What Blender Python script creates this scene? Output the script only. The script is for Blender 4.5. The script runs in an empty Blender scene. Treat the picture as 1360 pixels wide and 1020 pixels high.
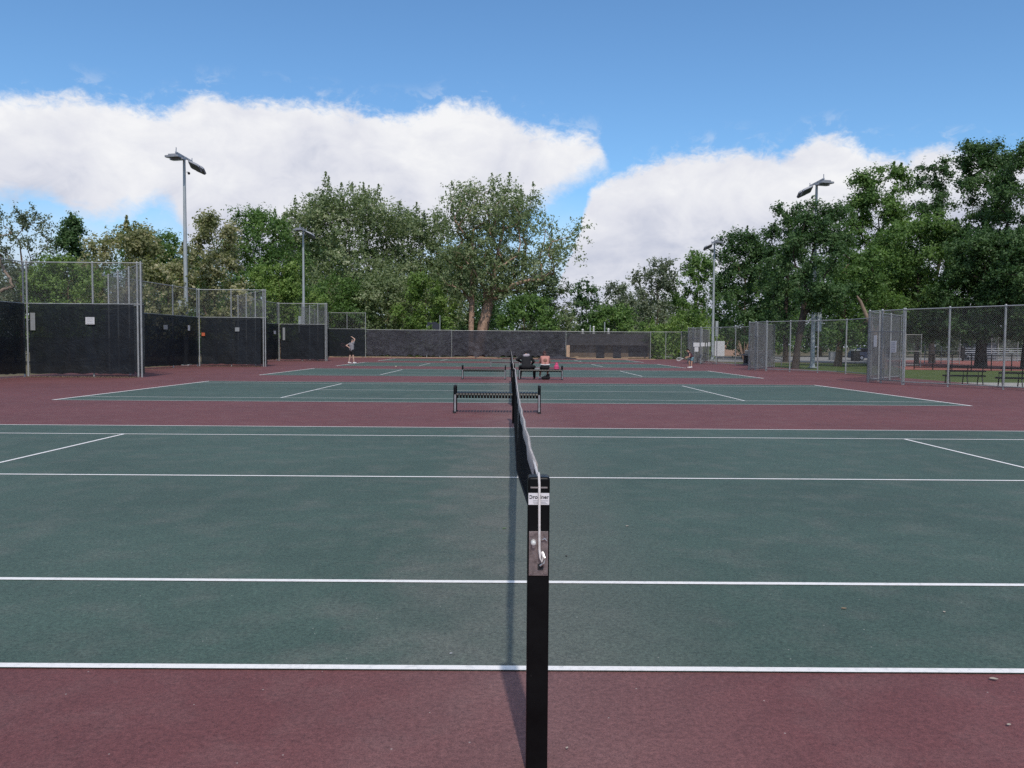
import bpy, bmesh, math, random
import numpy as np
from mathutils import Vector, Matrix, noise as mnoise

R = math.radians
C = bpy.context.scene.collection
SC = bpy.context.scene
random.seed(7)

# ------------------------------------------------------------------ camera
F_PX, PIT, YAW, ROL = 1087.24, 0.0479, 0.0027, 0.0068
CAM = Vector((-0.0851, -3.7566, 1.503))
FW = Vector((math.sin(YAW)*math.cos(PIT), math.cos(YAW)*math.cos(PIT), -math.sin(PIT)))
_rt = Vector((math.cos(YAW), -math.sin(YAW), 0)); _up = _rt.cross(FW)
RT = _rt*math.cos(ROL) + _up*math.sin(ROL)
UP = -_rt*math.sin(ROL) + _up*math.cos(ROL)
cam_d = bpy.data.cameras.new("camera"); cam = bpy.data.objects.new("camera", cam_d); C.objects.link(cam)
cam_d.sensor_width = 36; cam_d.sensor_fit = 'HORIZONTAL'; cam_d.lens = 36*F_PX/1360
cam_d.clip_start = 0.05; cam_d.clip_end = 6000
m3 = Matrix((RT, UP, -FW)).transposed()
cam.matrix_world = Matrix.Translation(CAM) @ m3.to_4x4()
SC.camera = cam

# ------------------------------------------------------------------ light, sky
SUN_DIR = Vector((0.105, -0.94, 1.07)).normalized()
EL = math.asin(SUN_DIR.z); AZ = math.atan2(SUN_DIR.x, SUN_DIR.y)
sd = bpy.data.lights.new("sun", 'SUN'); so = bpy.data.objects.new("sun", sd); C.objects.link(so)
sd.energy = 2.8; sd.angle = R(1.2); sd.color = (1.0, 0.93, 0.84)
so.rotation_euler = SUN_DIR.to_track_quat('Z', 'Y').to_euler(); so.location = (0, -20, 40)

SC.view_settings.view_transform = 'Standard'; SC.view_settings.look = 'None'
SC.view_settings.exposure = 0.0; SC.view_settings.gamma = 1.0; SC.view_settings.use_curve_mapping = False
SC.cycles.max_bounces = 6; SC.cycles.transparent_max_bounces = 24
SC.cycles.use_denoising = False; SC.cycles.sample_clamp_indirect = 4.0; SC.cycles.sample_clamp_direct = 6.0

def build_world():
    w = bpy.data.worlds.new("World"); SC.world = w; w.use_nodes = True
    nt = w.node_tree; N = nt.nodes; L = nt.links; N.clear()
    def node(t, **k):
        n = N.new(t)
        for a, b in k.items(): setattr(n, a, b)
        return n
    def mth(op, a, b=None, c=None, clamp=False):
        n = node('ShaderNodeMath', operation=op, use_clamp=clamp)
        for i, v in enumerate((a, b, c)):
            if v is None: continue
            if isinstance(v, (int, float)): n.inputs[i].default_value = v
            else: L.new(v, n.inputs[i])
        return n.outputs[0]
    def curve(x, pts):
        n = node('ShaderNodeFloatCurve'); cu = n.mapping.curves[0]
        while len(cu.points) > 2: cu.points.remove(cu.points[1])
        cu.points[0].location = pts[0]; cu.points[1].location = pts[-1]
        for p in pts[1:-1]: cu.points.new(*p)
        n.mapping.use_clip = False
        n.mapping.update(); L.new(x, n.inputs['Value']); return n.outputs[0]
    out = node('ShaderNodeOutputWorld'); bg = node('ShaderNodeBackground'); bg.inputs[1].default_value = 0.1
    L.new(bg.outputs[0], out.inputs[0])
    sky = node('ShaderNodeTexSky', sky_type='NISHITA', sun_disc=False, sun_elevation=EL, sun_rotation=AZ)
    sky.air_density = 1.0; sky.dust_density = 0.6; sky.ozone_density = 1.4
    tc = node('ShaderNodeTexCoord'); sep = node('ShaderNodeSeparateXYZ'); L.new(tc.outputs['Generated'], sep.inputs[0])
    x, y, z = sep.outputs
    az = mth('MULTIPLY', mth('ARCTAN2', x, y), 180/math.pi)
    el = mth('MULTIPLY', mth('ARCSINE', z), 180/math.pi)
    t = mth('DIVIDE', mth('ADD', az, 60), 120, clamp=True)
    cmb = node('ShaderNodeCombineXYZ'); L.new(mth('MULTIPLY', az, 0.1), cmb.inputs[0]); L.new(mth('MULTIPLY', el, 0.15), cmb.inputs[1])
    def nz(scale, det, rough, off=0, dist=0):
        mp = node('ShaderNodeMapping'); mp.inputs['Location'].default_value = (off, off*0.7, off*0.3); L.new(cmb.outputs[0], mp.inputs[0])
        n = node('ShaderNodeTexNoise'); n.inputs['Scale'].default_value = scale; n.inputs['Detail'].default_value = det
        n.inputs['Roughness'].default_value = rough; n.inputs['Distortion'].default_value = dist
        L.new(mp.outputs[0], n.inputs['Vector']); return mth('SUBTRACT', n.outputs['Fac'], 0.5)
    def ae(px, py):          # photo direction -> (azimuth, elevation) in degrees
        r = FW + RT*((px-680)/F_PX) + UP*((510-py)/F_PX); r.normalize()
        return math.degrees(math.atan2(r.x, r.y)), math.degrees(math.asin(r.z))
    def pts(lst, pre, post):
        o = [((a+60)/120, e/40) for a, e in [pre]]
        o += [((ae(px, py)[0]+60)/120, ae(px, py)[1]/40) for px, py in lst]
        return o + [((a+60)/120, e/40) for a, e in [post]]
    n1 = nz(2.6, 9, 0.58, 3.1, 0.25); n2 = nz(6.0, 10, 0.66, 11.7, 0.5); n4 = nz(16.0, 8, 0.65, 31.0, 0.6); n3 = nz(1.3, 7, 0.55, 21.0)
    edge = mth('ADD', mth('ADD', mth('MULTIPLY', n1, 1.7), mth('MULTIPLY', n2, 1.9)), mth('MULTIPLY', n4, 1.3))
    def sm(v, soft):
        n = node('ShaderNodeMapRange', interpolation_type='SMOOTHSTEP'); n.inputs['From Min'].default_value = -soft; n.inputs['From Max'].default_value = soft
        L.new(v, n.inputs['Value']); return n.outputs[0]
    topL = mth('MULTIPLY', curve(t, pts([(0,133),(100,127),(160,140),(212,150),(238,139),(265,128),(340,134),(410,140),(450,146),(520,152),(565,150),(605,134),(650,140),(690,166),(740,178),(795,190),(812,230)], (-60, 13.0), (20.0, 4.0))), 40)
    botL = mth('MULTIPLY', curve(t, pts([(0,264),(60,263),(110,288),(170,286),(215,270),(240,300),(262,350),(400,380),(600,320),(680,285),(728,264),(758,243),(792,222),(810,212)], (-60, 9.0), (25.0, 16.0))), 40)
    topR = mth('MULTIPLY', curve(t, pts([(700,420),(752,345),(774,300),(782,258),(803,240),(845,224),(885,212),(940,203),(1000,201),(1035,211),(1065,194),(1120,181),(1160,202),(1205,208),(1260,196),(1340,212)], (-10.0, 1.0), (60, 10.0))), 40)
    mL = mth('MULTIPLY', sm(mth('SUBTRACT', mth('ADD', topL, mth('MULTIPLY', edge, 0.95)), el), 0.62),
             sm(mth('SUBTRACT', el, mth('ADD', botL, mth('MULTIPLY', edge, 0.9))), 1.1))
    mR = sm(mth('SUBTRACT', mth('ADD', topR, mth('MULTIPLY', edge, 0.95)), el), 0.62)
    m = mth('MAXIMUM', mL, mR)
    # thin torn wisps hanging above the banks
    wt = mth('MAXIMUM', topL, topR)
    wis = mth('MULTIPLY', sm(mth('SUBTRACT', mth('ADD', wt, 1.1), el), 1.0), sm(mth('SUBTRACT', mth('ADD', mth('MULTIPLY', n2, 1.6), n1), 0.16), 0.16))
    m = mth('MAXIMUM', m, mth('MULTIPLY', wis, mth('MULTIPLY', sm(mth('SUBTRACT', el, mth('SUBTRACT', wt, 1.6)), 0.6), 0.35)))
    # thin veil low over the horizon, all round
    veil = mth('MULTIPLY', sm(mth('ADD', mth('SUBTRACT', 7.2, el), mth('MULTIPLY', n3, 5.0)), 3.2), 0.72)
    m = mth('MAXIMUM', m, veil)
    back = mth('MULTIPLY', sm(mth('SUBTRACT', mth('MULTIPLY', n3, 4.0), 0.25), 0.3), sm(mth('SUBTRACT', mth('ABSOLUTE', az), 70), 12))  # unseen clouds added behind the camera for fill light
    m = mth('MAXIMUM', m, mth('MULTIPLY', back, 0.8))
    over = mth('MULTIPLY', sm(mth('SUBTRACT', el, 40), 10), sm(mth('ADD', mth('MULTIPLY', n3, 3.0), 0.1), 0.5))  # unseen overhead cloud added for whiter, softer ambient light
    m = mth('MAXIMUM', m, mth('MULTIPLY', over, 0.75))
    # cloud brightness: bright tops, greyer bellies, billows
    sh = mth('ADD', mth('MULTIPLY', nz(1.5, 9, 0.55, 5.3, 0.5), 1.25), mth('MULTIPLY', nz(4.2, 9, 0.6, 8.9, 0.6), 0.42))
    sh = mth('ADD', sh, mth('MULTIPLY', mth('SUBTRACT', el, 9.5), 0.05))
    cr = node('ShaderNodeValToRGB'); L.new(mth('ADD', sh, 0.5, clamp=True), cr.inputs[0])
    e = cr.color_ramp.elements
    e[0].position = 0.12; e[0].color = (5.0, 5.4, 6.7, 1)
    e[1].position = 0.8; e[1].color = (9.1, 9.15, 9.35, 1)
    k = e.new(0.45); k.color = (7.4, 7.55, 8.3, 1)
    tint = node('ShaderNodeMix', data_type='RGBA', blend_type='MULTIPLY'); tint.inputs['Factor'].default_value = 1.0
    L.new(sky.outputs[0], tint.inputs['A']); tint.inputs['B'].default_value = SKY_TINT
    mix = node('ShaderNodeMix', data_type='RGBA'); L.new(m, mix.inputs['Factor'])
    L.new(tint.outputs['Result'], mix.inputs['A']); L.new(cr.outputs[0], mix.inputs['B'])
    L.new(mix.outputs['Result'], bg.inputs[0])
SKY_TINT = (0.9, 1.28, 1.55, 1)
build_world()

# ------------------------------------------------------------------ helpers
def P(px, py, Y):
    r = FW + RT*((px-680)/F_PX) + UP*((510-py)/F_PX)
    return CAM + r*((Y-CAM.y)/r.y)
def XD(px, d): return P(px, 458, d-3.7566).x

def tag(o, label=None, cat=None, group=None, kind=None):
    if label: o['label'] = label
    if cat: o['category'] = cat
    if group: o['group'] = group
    if kind: o['kind'] = kind
    return o
def empty(name, loc=(0, 0, 0), rz=0):
    o = bpy.data.objects.new(name, None); C.objects.link(o); o.location = loc; o.rotation_euler = (0, 0, rz); o.empty_display_size = 0.2
    return o
def thing(name, label, cat, loc=(0, 0, 0), rz=0, group=None):
    return tag(empty(name, loc, rz), label, cat, group)
def link_mesh(name, me, mat, parent=None, smooth=False):
    o = bpy.data.objects.new(name, me); C.objects.link(o)
    if mat: me.materials.append(mat)
    if parent: o.parent = parent
    if smooth: me.polygons.foreach_set('use_smooth', [True]*len(me.polygons))
    return o
def np_mesh(name, v, f):
    """v (n,3) array, f (m,k) int array"""
    me = bpy.data.meshes.new(name); v = np.asarray(v, np.float32); f = np.asarray(f, np.int32); k = f.shape[1]
    me.vertices.add(len(v)); me.vertices.foreach_set('co', v.ravel())
    me.loops.add(f.size); me.loops.foreach_set('vertex_index', f.ravel())
    me.polygons.add(len(f)); me.polygons.foreach_set('loop_start', np.arange(0, f.size, k, dtype=np.int32))
    me.update(calc_edges=True); return me
class MB:
    def __init__(s): s.bm = bmesh.new()
    def box(s, c, sz, rot=None, bevel=0):
        m = Matrix.Translation(c) @ (rot.to_4x4() if rot is not None else Matrix()) @ Matrix.Diagonal((*sz, 1))
        r = bmesh.ops.create_cube(s.bm, size=1, matrix=m)
        if bevel:
            ed = list({e for v in r['verts'] for e in v.link_edges})
            bmesh.ops.bevel(s.bm, geom=ed, offset=bevel, segments=3, affect='EDGES', profile=0.6)
        return s
    def tube(s, p0, p1, r0, r1=None, n=8, cap=True):
        p0 = Vector(p0); p1 = Vector(p1); r1 = r0 if r1 is None else r1; d = p1-p0
        m = Matrix.Translation((p0+p1)/2) @ d.to_track_quat('Z', 'Y').to_matrix().to_4x4()
        bmesh.ops.create_cone(s.bm, cap_ends=cap, segments=n, radius1=r0, radius2=r1, depth=d.length, matrix=m); return s
    def path(s, pts, r, n=8, closed=False):
        pts = [Vector(p) for p in pts]; rr = r if isinstance(r, (list, tuple)) else [r]*len(pts)
        rings = []; k = len(pts)
        for i, p in enumerate(pts):
            a = pts[(i-1) % k] if (i or closed) else p; b = pts[(i+1) % k] if (i < k-1 or closed) else p
            q = (b-a).to_track_quat('Z', 'Y').to_matrix()
            rings.append([s.bm.verts.new(p + q @ Vector((math.cos(2*math.pi*j/n)*rr[i], math.sin(2*math.pi*j/n)*rr[i], 0))) for j in range(n)])
        for i in range(k if closed else k-1):
            A = rings[i]; B = rings[(i+1) % k]
            for j in range(n): s.bm.faces.new((A[j], A[(j+1) % n], B[(j+1) % n], B[j]))
        if not closed: s.bm.faces.new(rings[0][::-1]); s.bm.faces.new(rings[-1])
        return s
    def ball(s, c, r, seg=14, scale=(1, 1, 1), rot=None):
        m = Matrix.Translation(c) @ (rot.to_4x4() if rot is not None else Matrix()) @ Matrix.Diagonal((scale[0]*r, scale[1]*r, scale[2]*r, 1))
        bmesh.ops.create_uvsphere(s.bm, u_segments=seg, v_segments=max(6, seg*2//3), radius=1, matrix=m); return s
    def caps(s, p0, r0, p1, r1, n=12):
        s.ball(p0, r0, n); s.ball(p1, r1, n); s.tube(p0, p1, r0, r1, n, True); return s
    def quad(s, pts):
        s.bm.faces.new([s.bm.verts.new(p) for p in pts]); return s
    def prism(s, outline, z0, z1, M=None):
        """outline in local xy, extruded z0..z1, matrix M"""
        M = M or Matrix(); a = [s.bm.verts.new(M @ Vector((x, y, z0))) for x, y in outline]; b = [s.bm.verts.new(M @ Vector((x, y, z1))) for x, y in outline]
        n = len(a); s.bm.faces.new(a[::-1]); s.bm.faces.new(b)
        for i in range(n): s.bm.faces.new((a[i], a[(i+1) % n], b[(i+1) % n], b[i]))
        return s
    def build(s, name, mat, parent=None, smooth=False):
        bmesh.ops.recalc_face_normals(s.bm, faces=s.bm.faces)
        me = bpy.data.meshes.new(name); s.bm.to_mesh(me); s.bm.free()
        o = link_mesh(name, me, mat, parent)
        if smooth:
            me.polygons.foreach_set('use_smooth', [True]*len(me.polygons))
            try: me.set_sharp_from_angle(angle=R(40))
            except Exception: pass
        return o
    def remesh(s, name, mat, parent, voxel, it=2):
        me = bpy.data.meshes.new(name); s.bm.to_mesh(me); s.bm.free()
        o = bpy.data.objects.new(name, me); C.objects.link(o)
        md = o.modifiers.new('r', 'REMESH'); md.mode = 'VOXEL'; md.voxel_size = voxel
        if it:
            sm = o.modifiers.new('s', 'SMOOTH'); sm.iterations = it; sm.factor = 0.5
        dg = bpy.context.evaluated_depsgraph_get(); me2 = bpy.data.meshes.new_from_object(o.evaluated_get(dg))
        bpy.data.objects.remove(o); bpy.data.meshes.remove(me); me2.name = name; me2.materials.clear()
        return link_mesh(name, me2, mat, parent, True)
def copy_tree(o, parent=None):
    c = o.copy(); C.objects.link(c); c.parent = parent
    for ch in [q for q in o.children]: copy_tree(ch, c)
    return c

# ------------------------------------------------------------------ materials
def new_mat(name):
    m = bpy.data.materials.new(name); m.use_nodes = True; nt = m.node_tree
    return m, nt, nt.nodes['Principled BSDF'], nt.nodes['Material Output']
def tex_noise(nt, scale, detail=6, rough=0.55, vec=None, dist=0):
    n = nt.nodes.new('ShaderNodeTexNoise'); n.inputs['Scale'].default_value = scale; n.inputs['Detail'].default_value = detail
    n.inputs['Roughness'].default_value = rough; n.inputs['Distortion'].default_value = dist
    if vec is None:
        tc = nt.nodes.new('ShaderNodeTexCoord'); vec = tc.outputs['Object']
    nt.links.new(vec, n.inputs['Vector']); return n.outputs['Fac']
def ramp(nt, x, stops):
    n = nt.nodes.new('ShaderNodeValToRGB'); e = n.color_ramp.elements
    e[0].position, e[0].color = stops[0][0], (*stops[0][1], 1); e[1].position, e[1].color = stops[-1][0], (*stops[-1][1], 1)
    for p, c in stops[1:-1]: k = e.new(p); k.color = (*c, 1)
    nt.links.new(x, n.inputs[0]); return n.outputs[0]
def mixc(nt, f, a, b, mode='MIX'):
    n = nt.nodes.new('ShaderNodeMix'); n.data_type = 'RGBA'; n.blend_type = mode
    for s, v in (('Factor', f), ('A', a), ('B', b)):
        if isinstance(v, (int, float)): n.inputs[s].default_value = v
        elif isinstance(v, tuple): n.inputs[s].default_value = (*v, 1)
        else: nt.links.new(v, n.inputs[s])
    return n.outputs['Result']
def fmath(nt, op, a, b=None, clamp=False):
    n = nt.nodes.new('ShaderNodeMath'); n.operation = op; n.use_clamp = clamp
    for i, v in enumerate((a, b)):
        if v is None: continue
        if isinstance(v, (int, float)): n.inputs[i].default_value = v
        else: nt.links.new(v, n.inputs[i])
    return n.outputs[0]
def bump(nt, bsdf, h, strength, dist=0.01):
    b = nt.nodes.new('ShaderNodeBump'); b.inputs['Strength'].default_value = strength; b.inputs['Distance'].default_value = dist
    nt.links.new(h, b.inputs['Height']); nt.links.new(b.outputs[0], bsdf.inputs['Normal'])
def simple(name, col, rough=0.6, metal=0.0, var=0.15, scale=8, bmp=0.0, spec=0.5):
    m, nt, b, o = new_mat(name)
    n = tex_noise(nt, scale)
    d = tuple(c*(1-var) for c in col); l = tuple(min(1, c*(1+var)) for c in col)
    nt.links.new(ramp(nt, n, [(0.3, d), (0.7, l)]), b.inputs['Base Color'])
    b.inputs['Roughness'].default_value = rough; b.inputs['Metallic'].default_value = metal
    b.inputs['Specular IOR Level'].default_value = spec
    if bmp: bump(nt, b, tex_noise(nt, scale*6), bmp)
    return m
def court_paint(name, col, worn, lane):
    """acrylic court coating: sand grain, patchy fading, scuffs, worn strip along the net line"""
    m, nt, b, o = new_mat(name)
    geo = nt.nodes.new('ShaderNodeNewGeometry'); pos = geo.outputs['Position']
    big = tex_noise(nt, 0.35, 5, 0.6, pos); mid = tex_noise(nt, 2.2, 6, 0.6, pos); fine = tex_noise(nt, 42, 5, 0.8, pos); grain = tex_noise(nt, 150, 2, 0.8, pos)
    dk = tuple(c*0.86 for c in col); lt = tuple(c*1.12 for c in col)
    c = ramp(nt, big, [(0.3, dk), (0.72, lt)])
    c = mixc(nt, fmath(nt, 'MULTIPLY', ramp(nt, mid, [(0.48, (0, 0, 0)), (0.75, (1, 1, 1))]), 0.35), c, worn)
    if lane:
        sp = nt.nodes.new('ShaderNodeSeparateXYZ'); nt.links.new(pos, sp.inputs[0])
        ax = fmath(nt, 'ABSOLUTE', fmath(nt, 'ADD', sp.outputs[0], fmath(nt, 'MULTIPLY', fmath(nt, 'SUBTRACT', mid, 0.5), 1.6)))
        w = fmath(nt, 'MULTIPLY', fmath(nt, 'SUBTRACT', 1.0, fmath(nt, 'DIVIDE', ax, 1.1), True), 0.55)
        c = mixc(nt, w, c, worn)
    st1 = tex_noise(nt, 0.9, 7, 0.55, pos, 1.6)
    ring = ramp(nt, st1, [(0.40, (1, 1, 1)), (0.47, (0.84, 0.85, 0.86)), (0.50, (1.0, 1.0, 1.0)), (0.58, (1.06, 1.06, 1.05)), (0.63, (0.93, 0.93, 0.94))])
    c = mixc(nt, 0.45, c, ring, 'MULTIPLY')
    # short pale scuffs
    mp = nt.nodes.new('ShaderNodeMapping'); mp.inputs['Scale'].default_value = (2.2, 5.0, 1); mp.inputs['Rotation'].default_value = (0, 0, 0.35); nt.links.new(pos, mp.inputs[0])
    sc = tex_noise(nt, 2.6, 9, 0.72, mp.outputs[0], 1.2)
    c = mixc(nt, fmath(nt, 'MULTIPLY', ramp(nt, sc, [(0.64, (0, 0, 0)), (0.72, (1, 1, 1))]), 0.4), c, tuple(min(1, x*1.5) for x in worn))
    g = fmath(nt, 'ADD', fmath(nt, 'MULTIPLY', fine, 0.65), fmath(nt, 'MULTIPLY', grain, 0.5))
    gr = ramp(nt, g, [(0.40, (0.45, 0.45, 0.47)), (0.76, (1.62, 1.62, 1.58))])
    c = mixc(nt, 1.0, c, gr, 'MULTIPLY')
    # bright sand specks
    vo = nt.nodes.new('ShaderNodeTexVoronoi'); vo.inputs['Scale'].default_value = 9; nt.links.new(pos, vo.inputs['Vector'])
    spk = fmath(nt, 'LESS_THAN', vo.outputs['Distance'], 0.035)
    c = mixc(nt, fmath(nt, 'MULTIPLY', spk, 0.5), c, (0.55, 0.52, 0.48))
    nt.links.new(c, b.inputs['Base Color']); b.inputs['Roughness'].default_value = 0.72; b.inputs['Specular IOR Level'].default_value = 0.35
    bump(nt, b, g, 0.6, 0.005)
    return m
M = {}
M['green'] = court_paint('green_acrylic', (0.0565, 0.092, 0.0755), (0.148, 0.143, 0.128), True)
M['red'] = court_paint('maroon_acrylic', (0.141, 0.0505, 0.0515), (0.188, 0.110, 0.105), True)
def line_mat():
    m, nt, b, o = new_mat('line_paint'); geo = nt.nodes.new('ShaderNodeNewGeometry'); pos = geo.outputs['Position']
    n = tex_noise(nt, 30, 8, 0.7, pos); big = tex_noise(nt, 1.5, 4, 0.6, pos)
    c = ramp(nt, n, [(0.28, (0.52, 0.53, 0.53)), (0.48, (0.84, 0.82, 0.80))])
    c = mixc(nt, fmath(nt, 'MULTIPLY', big, 0.35), c, (0.62, 0.58, 0.56))
    wr = tex_noise(nt, 9, 9, 0.75, pos, 1.0)
    c = mixc(nt, fmath(nt, 'MULTIPLY', ramp(nt, wr, [(0.60, (0, 0, 0)), (0.70, (1, 1, 1))]), 0.55), c, (0.30, 0.31, 0.30))
    nt.links.new(c, b.inputs['Base Color']); b.inputs['Roughness'].default_value = 0.7; return m
M['line'] = line_mat()
def ground_mat(name, stops, scale, bmp=0.4):
    m, nt, b, o = new_mat(name); geo = nt.nodes.new('ShaderNodeNewGeometry'); pos = geo.outputs['Position']
    n = tex_noise(nt, scale, 9, 0.65, pos); f = tex_noise(nt, scale*30, 5, 0.7, pos)
    c = ramp(nt, n, stops); c = mixc(nt, 1.0, c, ramp(nt, f, [(0.3, (0.65, 0.65, 0.65)), (0.7, (1.3, 1.3, 1.3))]), 'MULTIPLY')
    nt.links.new(c, b.inputs['Base Color']); b.inputs['Roughness'].default_value = 0.95; b.inputs['Specular IOR Level'].default_value = 0.1
    bump(nt, b, f, bmp, 0.05); return m
M['dirt'] = ground_mat('dry_ground', [(0.3, (0.11, 0.10, 0.06)), (0.5, (0.15, 0.125, 0.085)), (0.7, (0.075, 0.09, 0.035))], 0.5)
M['lawn'] = ground_mat('lawn_grass', [(0.3, (0.055, 0.085, 0.026)), (0.55, (0.085, 0.115, 0.036)), (0.75, (0.14, 0.135, 0.055))], 0.6)
M['concrete'] = ground_mat('concrete', [(0.3, (0.28, 0.27, 0.25)), (0.7, (0.38, 0.36, 0.33))], 1.2, 0.15)
M['asphalt'] = ground_mat('asphalt', [(0.3, (0.22, 0.215, 0.21)), (0.7, (0.29, 0.28, 0.27))], 0.4, 0.1)
M['redcourt'] = ground_mat('red_court_paint', [(0.3, (0.27, 0.10, 0.085)), (0.7, (0.34, 0.135, 0.11))], 0.5, 0.1)
M['galv'] = simple('galvanised_steel', (0.34, 0.35, 0.35), 0.5, 0.35, 0.18, 5)
M['wire'] = simple('galvanised_wire', (0.19, 0.195, 0.20), 0.5, 0.2, 0.12, 3)
M['polegrey'] = simple('grey_pole_paint', (0.34, 0.37, 0.38), 0.45, 0.2, 0.10, 2)
M['black'] = simple('black_powder_coat', (0.004, 0.004, 0.005), 0.35, 0.0, 0.25, 14, spec=0.22)
def post_paint():
    m, nt, b, o = new_mat('chipped_black_enamel'); tc = nt.nodes.new('ShaderNodeTexCoord'); ob = tc.outputs['Object']
    n = tex_noise(nt, 60, 8, 0.7, ob, 0.5); big = tex_noise(nt, 7, 5, 0.6, ob)
    ch = ramp(nt, n, [(0.70, (0, 0, 0)), (0.73, (1, 1, 1))])
    c = mixc(nt, ch, ramp(nt, big, [(0.3, (0.003, 0.003, 0.0035)), (0.75, (0.006, 0.006, 0.0065))]), (0.10, 0.085, 0.08))
    nt.links.new(c, b.inputs['Base Color']); nt.links.new(ramp(nt, big, [(0.3, (0.28,)*3), (0.7, (0.5,)*3)]), b.inputs['Roughness']); b.inputs['Specular IOR Level'].default_value = 0.14
    bump(nt, b, n, 0.15, 0.002); return m
M['postpaint'] = post_paint()
M['blackmatt'] = simple('black_matt', (0.014, 0.015, 0.017), 0.8, 0.0, 0.3, 20)
M['netcord'] = simple('black_net_cord', (0.012, 0.012, 0.014), 0.85, 0, 0.2, 40, spec=0.2)
M['tape'] = simple('weathered_white_tape', (0.40, 0.365, 0.35), 0.8, 0, 0.25, 18, 0.2)
M['cable'] = simple('white_coated_cable', (0.62, 0.58, 0.56), 0.5, 0, 0.15, 60)
M['steelplate'] = simple('tarnished_plate', (0.30, 0.25, 0.24), 0.38, 0.75, 0.35, 45, 0.1)
M['zinc'] = simple('bright_zinc', (0.6, 0.58, 0.56), 0.3, 0.9, 0.15, 50)
M['sticker'] = simple('white_sticker', (0.66, 0.64, 0.66), 0.45, 0, 0.06, 60)
M['ink'] = simple('black_ink', (0.02, 0.02, 0.025), 0.6, 0, 0.1, 30)
M['greyink'] = simple('grey_ink', (0.28, 0.28, 0.30), 0.6, 0, 0.1, 30)
M['sign'] = simple('white_sign', (0.50, 0.50, 0.51), 0.5, 0, 0.06, 12)
M['signdull'] = simple('dull_white_sign', (0.22, 0.23, 0.235), 0.6, 0, 0.15, 12)
M['orange'] = simple('orange_tag', (0.45, 0.10, 0.04), 0.6)
M['benchgrey'] = simple('lit_leg_grey_steel', (0.30, 0.30, 0.31), 0.45, 0.3, 0.2, 10)  # grey carries the light on the bench front legs
M['benchdull'] = simple('dull_grey_bench_steel', (0.09, 0.09, 0.095), 0.6, 0.1, 0.2, 10)
M['wood'] = simple('tan_wood', (0.42, 0.29, 0.20), 0.8, 0, 0.2, 6, 0.2)
M['bark'] = simple('grey_brown_bark', (0.15, 0.105, 0.075), 0.95, 0, 0.45, 5, 0.8, 0.1)
M['barkpale'] = simple('pale_pinkish_bark', (0.36, 0.24, 0.18), 0.95, 0, 0.4, 5, 0.8, 0.1)
M['barkdark'] = simple('dark_bark', (0.055, 0.045, 0.038), 0.95, 0, 0.4, 5, 0.8, 0.1)
M['deadwood'] = simple('dead_wood', (0.24, 0.18, 0.14), 0.95, 0, 0.3, 5, 0.5, 0.1)
M['stucco'] = simple('tan_wall', (0.36, 0.26, 0.18), 0.9, 0, 0.15, 2, 0.2)
M['roofdark'] = simple('dark_shingle', (0.07, 0.065, 0.065), 0.9, 0, 0.25, 4, 0.3)
M['darkdoor'] = simple('dark_steel_door', (0.03, 0.035, 0.045), 0.5)
M['pinkwall'] = simple('pinkish_wall', (0.40, 0.27, 0.22), 0.9, 0, 0.1, 2)
M['alu'] = simple('aluminium_plank', (0.55, 0.56, 0.57), 0.35, 0.6, 0.08, 3)
M['vent'] = simple('pale_vent_metal', (0.6, 0.6, 0.58), 0.5, 0.2, 0.08, 3)
M['navy'] = simple('dark_navy_board', (0.018, 0.022, 0.035), 0.6)
M['lampface'] = simple('lamp_glass', (0.10, 0.11, 0.14), 0.2, 0.0, 0.1, 6)
M['lampbody'] = simple('lamp_housing', (0.30, 0.31, 0.34), 0.4, 0.4, 0.12, 5)
M['carpaint'] = simple('blue_grey_paint', (0.10, 0.13, 0.18), 0.25, 0.4, 0.05, 2)
M['cardark'] = simple('dark_glass', (0.012, 0.014, 0.017), 0.1)
M['rubber'] = simple('tyre_rubber', (0.02, 0.02, 0.02), 0.9)
M['trailer'] = simple('grey_trailer_steel', (0.16, 0.16, 0.17), 0.5, 0.3, 0.2, 5)
M['pink'] = simple('hot_pink_fabric', (0.50, 0.055, 0.15), 0.7, 0, 0.2, 25)
M['skin'] = simple('skin', (0.42, 0.235, 0.165), 0.55, 0, 0.06, 10)
M['skinpale'] = simple('pale_skin', (0.50, 0.31, 0.24), 0.55, 0, 0.06, 10)
M['backskin'] = simple('tanned_skin', (0.22, 0.105, 0.075), 0.6, 0, 0.06, 10)
M['hair'] = simple('dark_hair', (0.010, 0.008, 0.007), 0.75, 0, 0.3, 60, spec=0.15)
M['hairred'] = simple('reddish_brown_hair', (0.055, 0.018, 0.014), 0.6, 0, 0.3, 60)
M['cloth_grey'] = simple('grey_jersey', (0.23, 0.22, 0.24), 0.9, 0, 0.15, 20)
M['cloth_black'] = simple('black_cloth', (0.006, 0.006, 0.008), 0.9, 0, 0.25, 20)
M['cloth_salmon'] = simple('salmon_knit', (0.44, 0.20, 0.17), 0.9, 0, 0.1, 20)
M['cloth_white'] = simple('white_cloth', (0.66, 0.64, 0.64), 0.9, 0, 0.08, 20)
M['cloth_maroon'] = simple('dark_maroon_cloth', (0.060, 0.022, 0.034), 0.9, 0, 0.2, 20)
M['cloth_aqua'] = simple('dull_aqua_cloth', (0.12, 0.22, 0.26), 0.9, 0, 0.15, 20)
M['hivis'] = simple('neon_yellow_cloth', (0.62, 0.78, 0.10), 0.8, 0, 0.08, 20)
M['print'] = simple('pale_grey_print', (0.34, 0.30, 0.33), 0.9, 0, 0.3, 30)
M['ball'] = simple('felt_ball', (0.66, 0.66, 0.42), 0.95, 0, 0.1, 60)
M['litter'] = simple('dry_leaf', (0.27, 0.19, 0.11), 0.9, 0, 0.4, 9)
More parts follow.
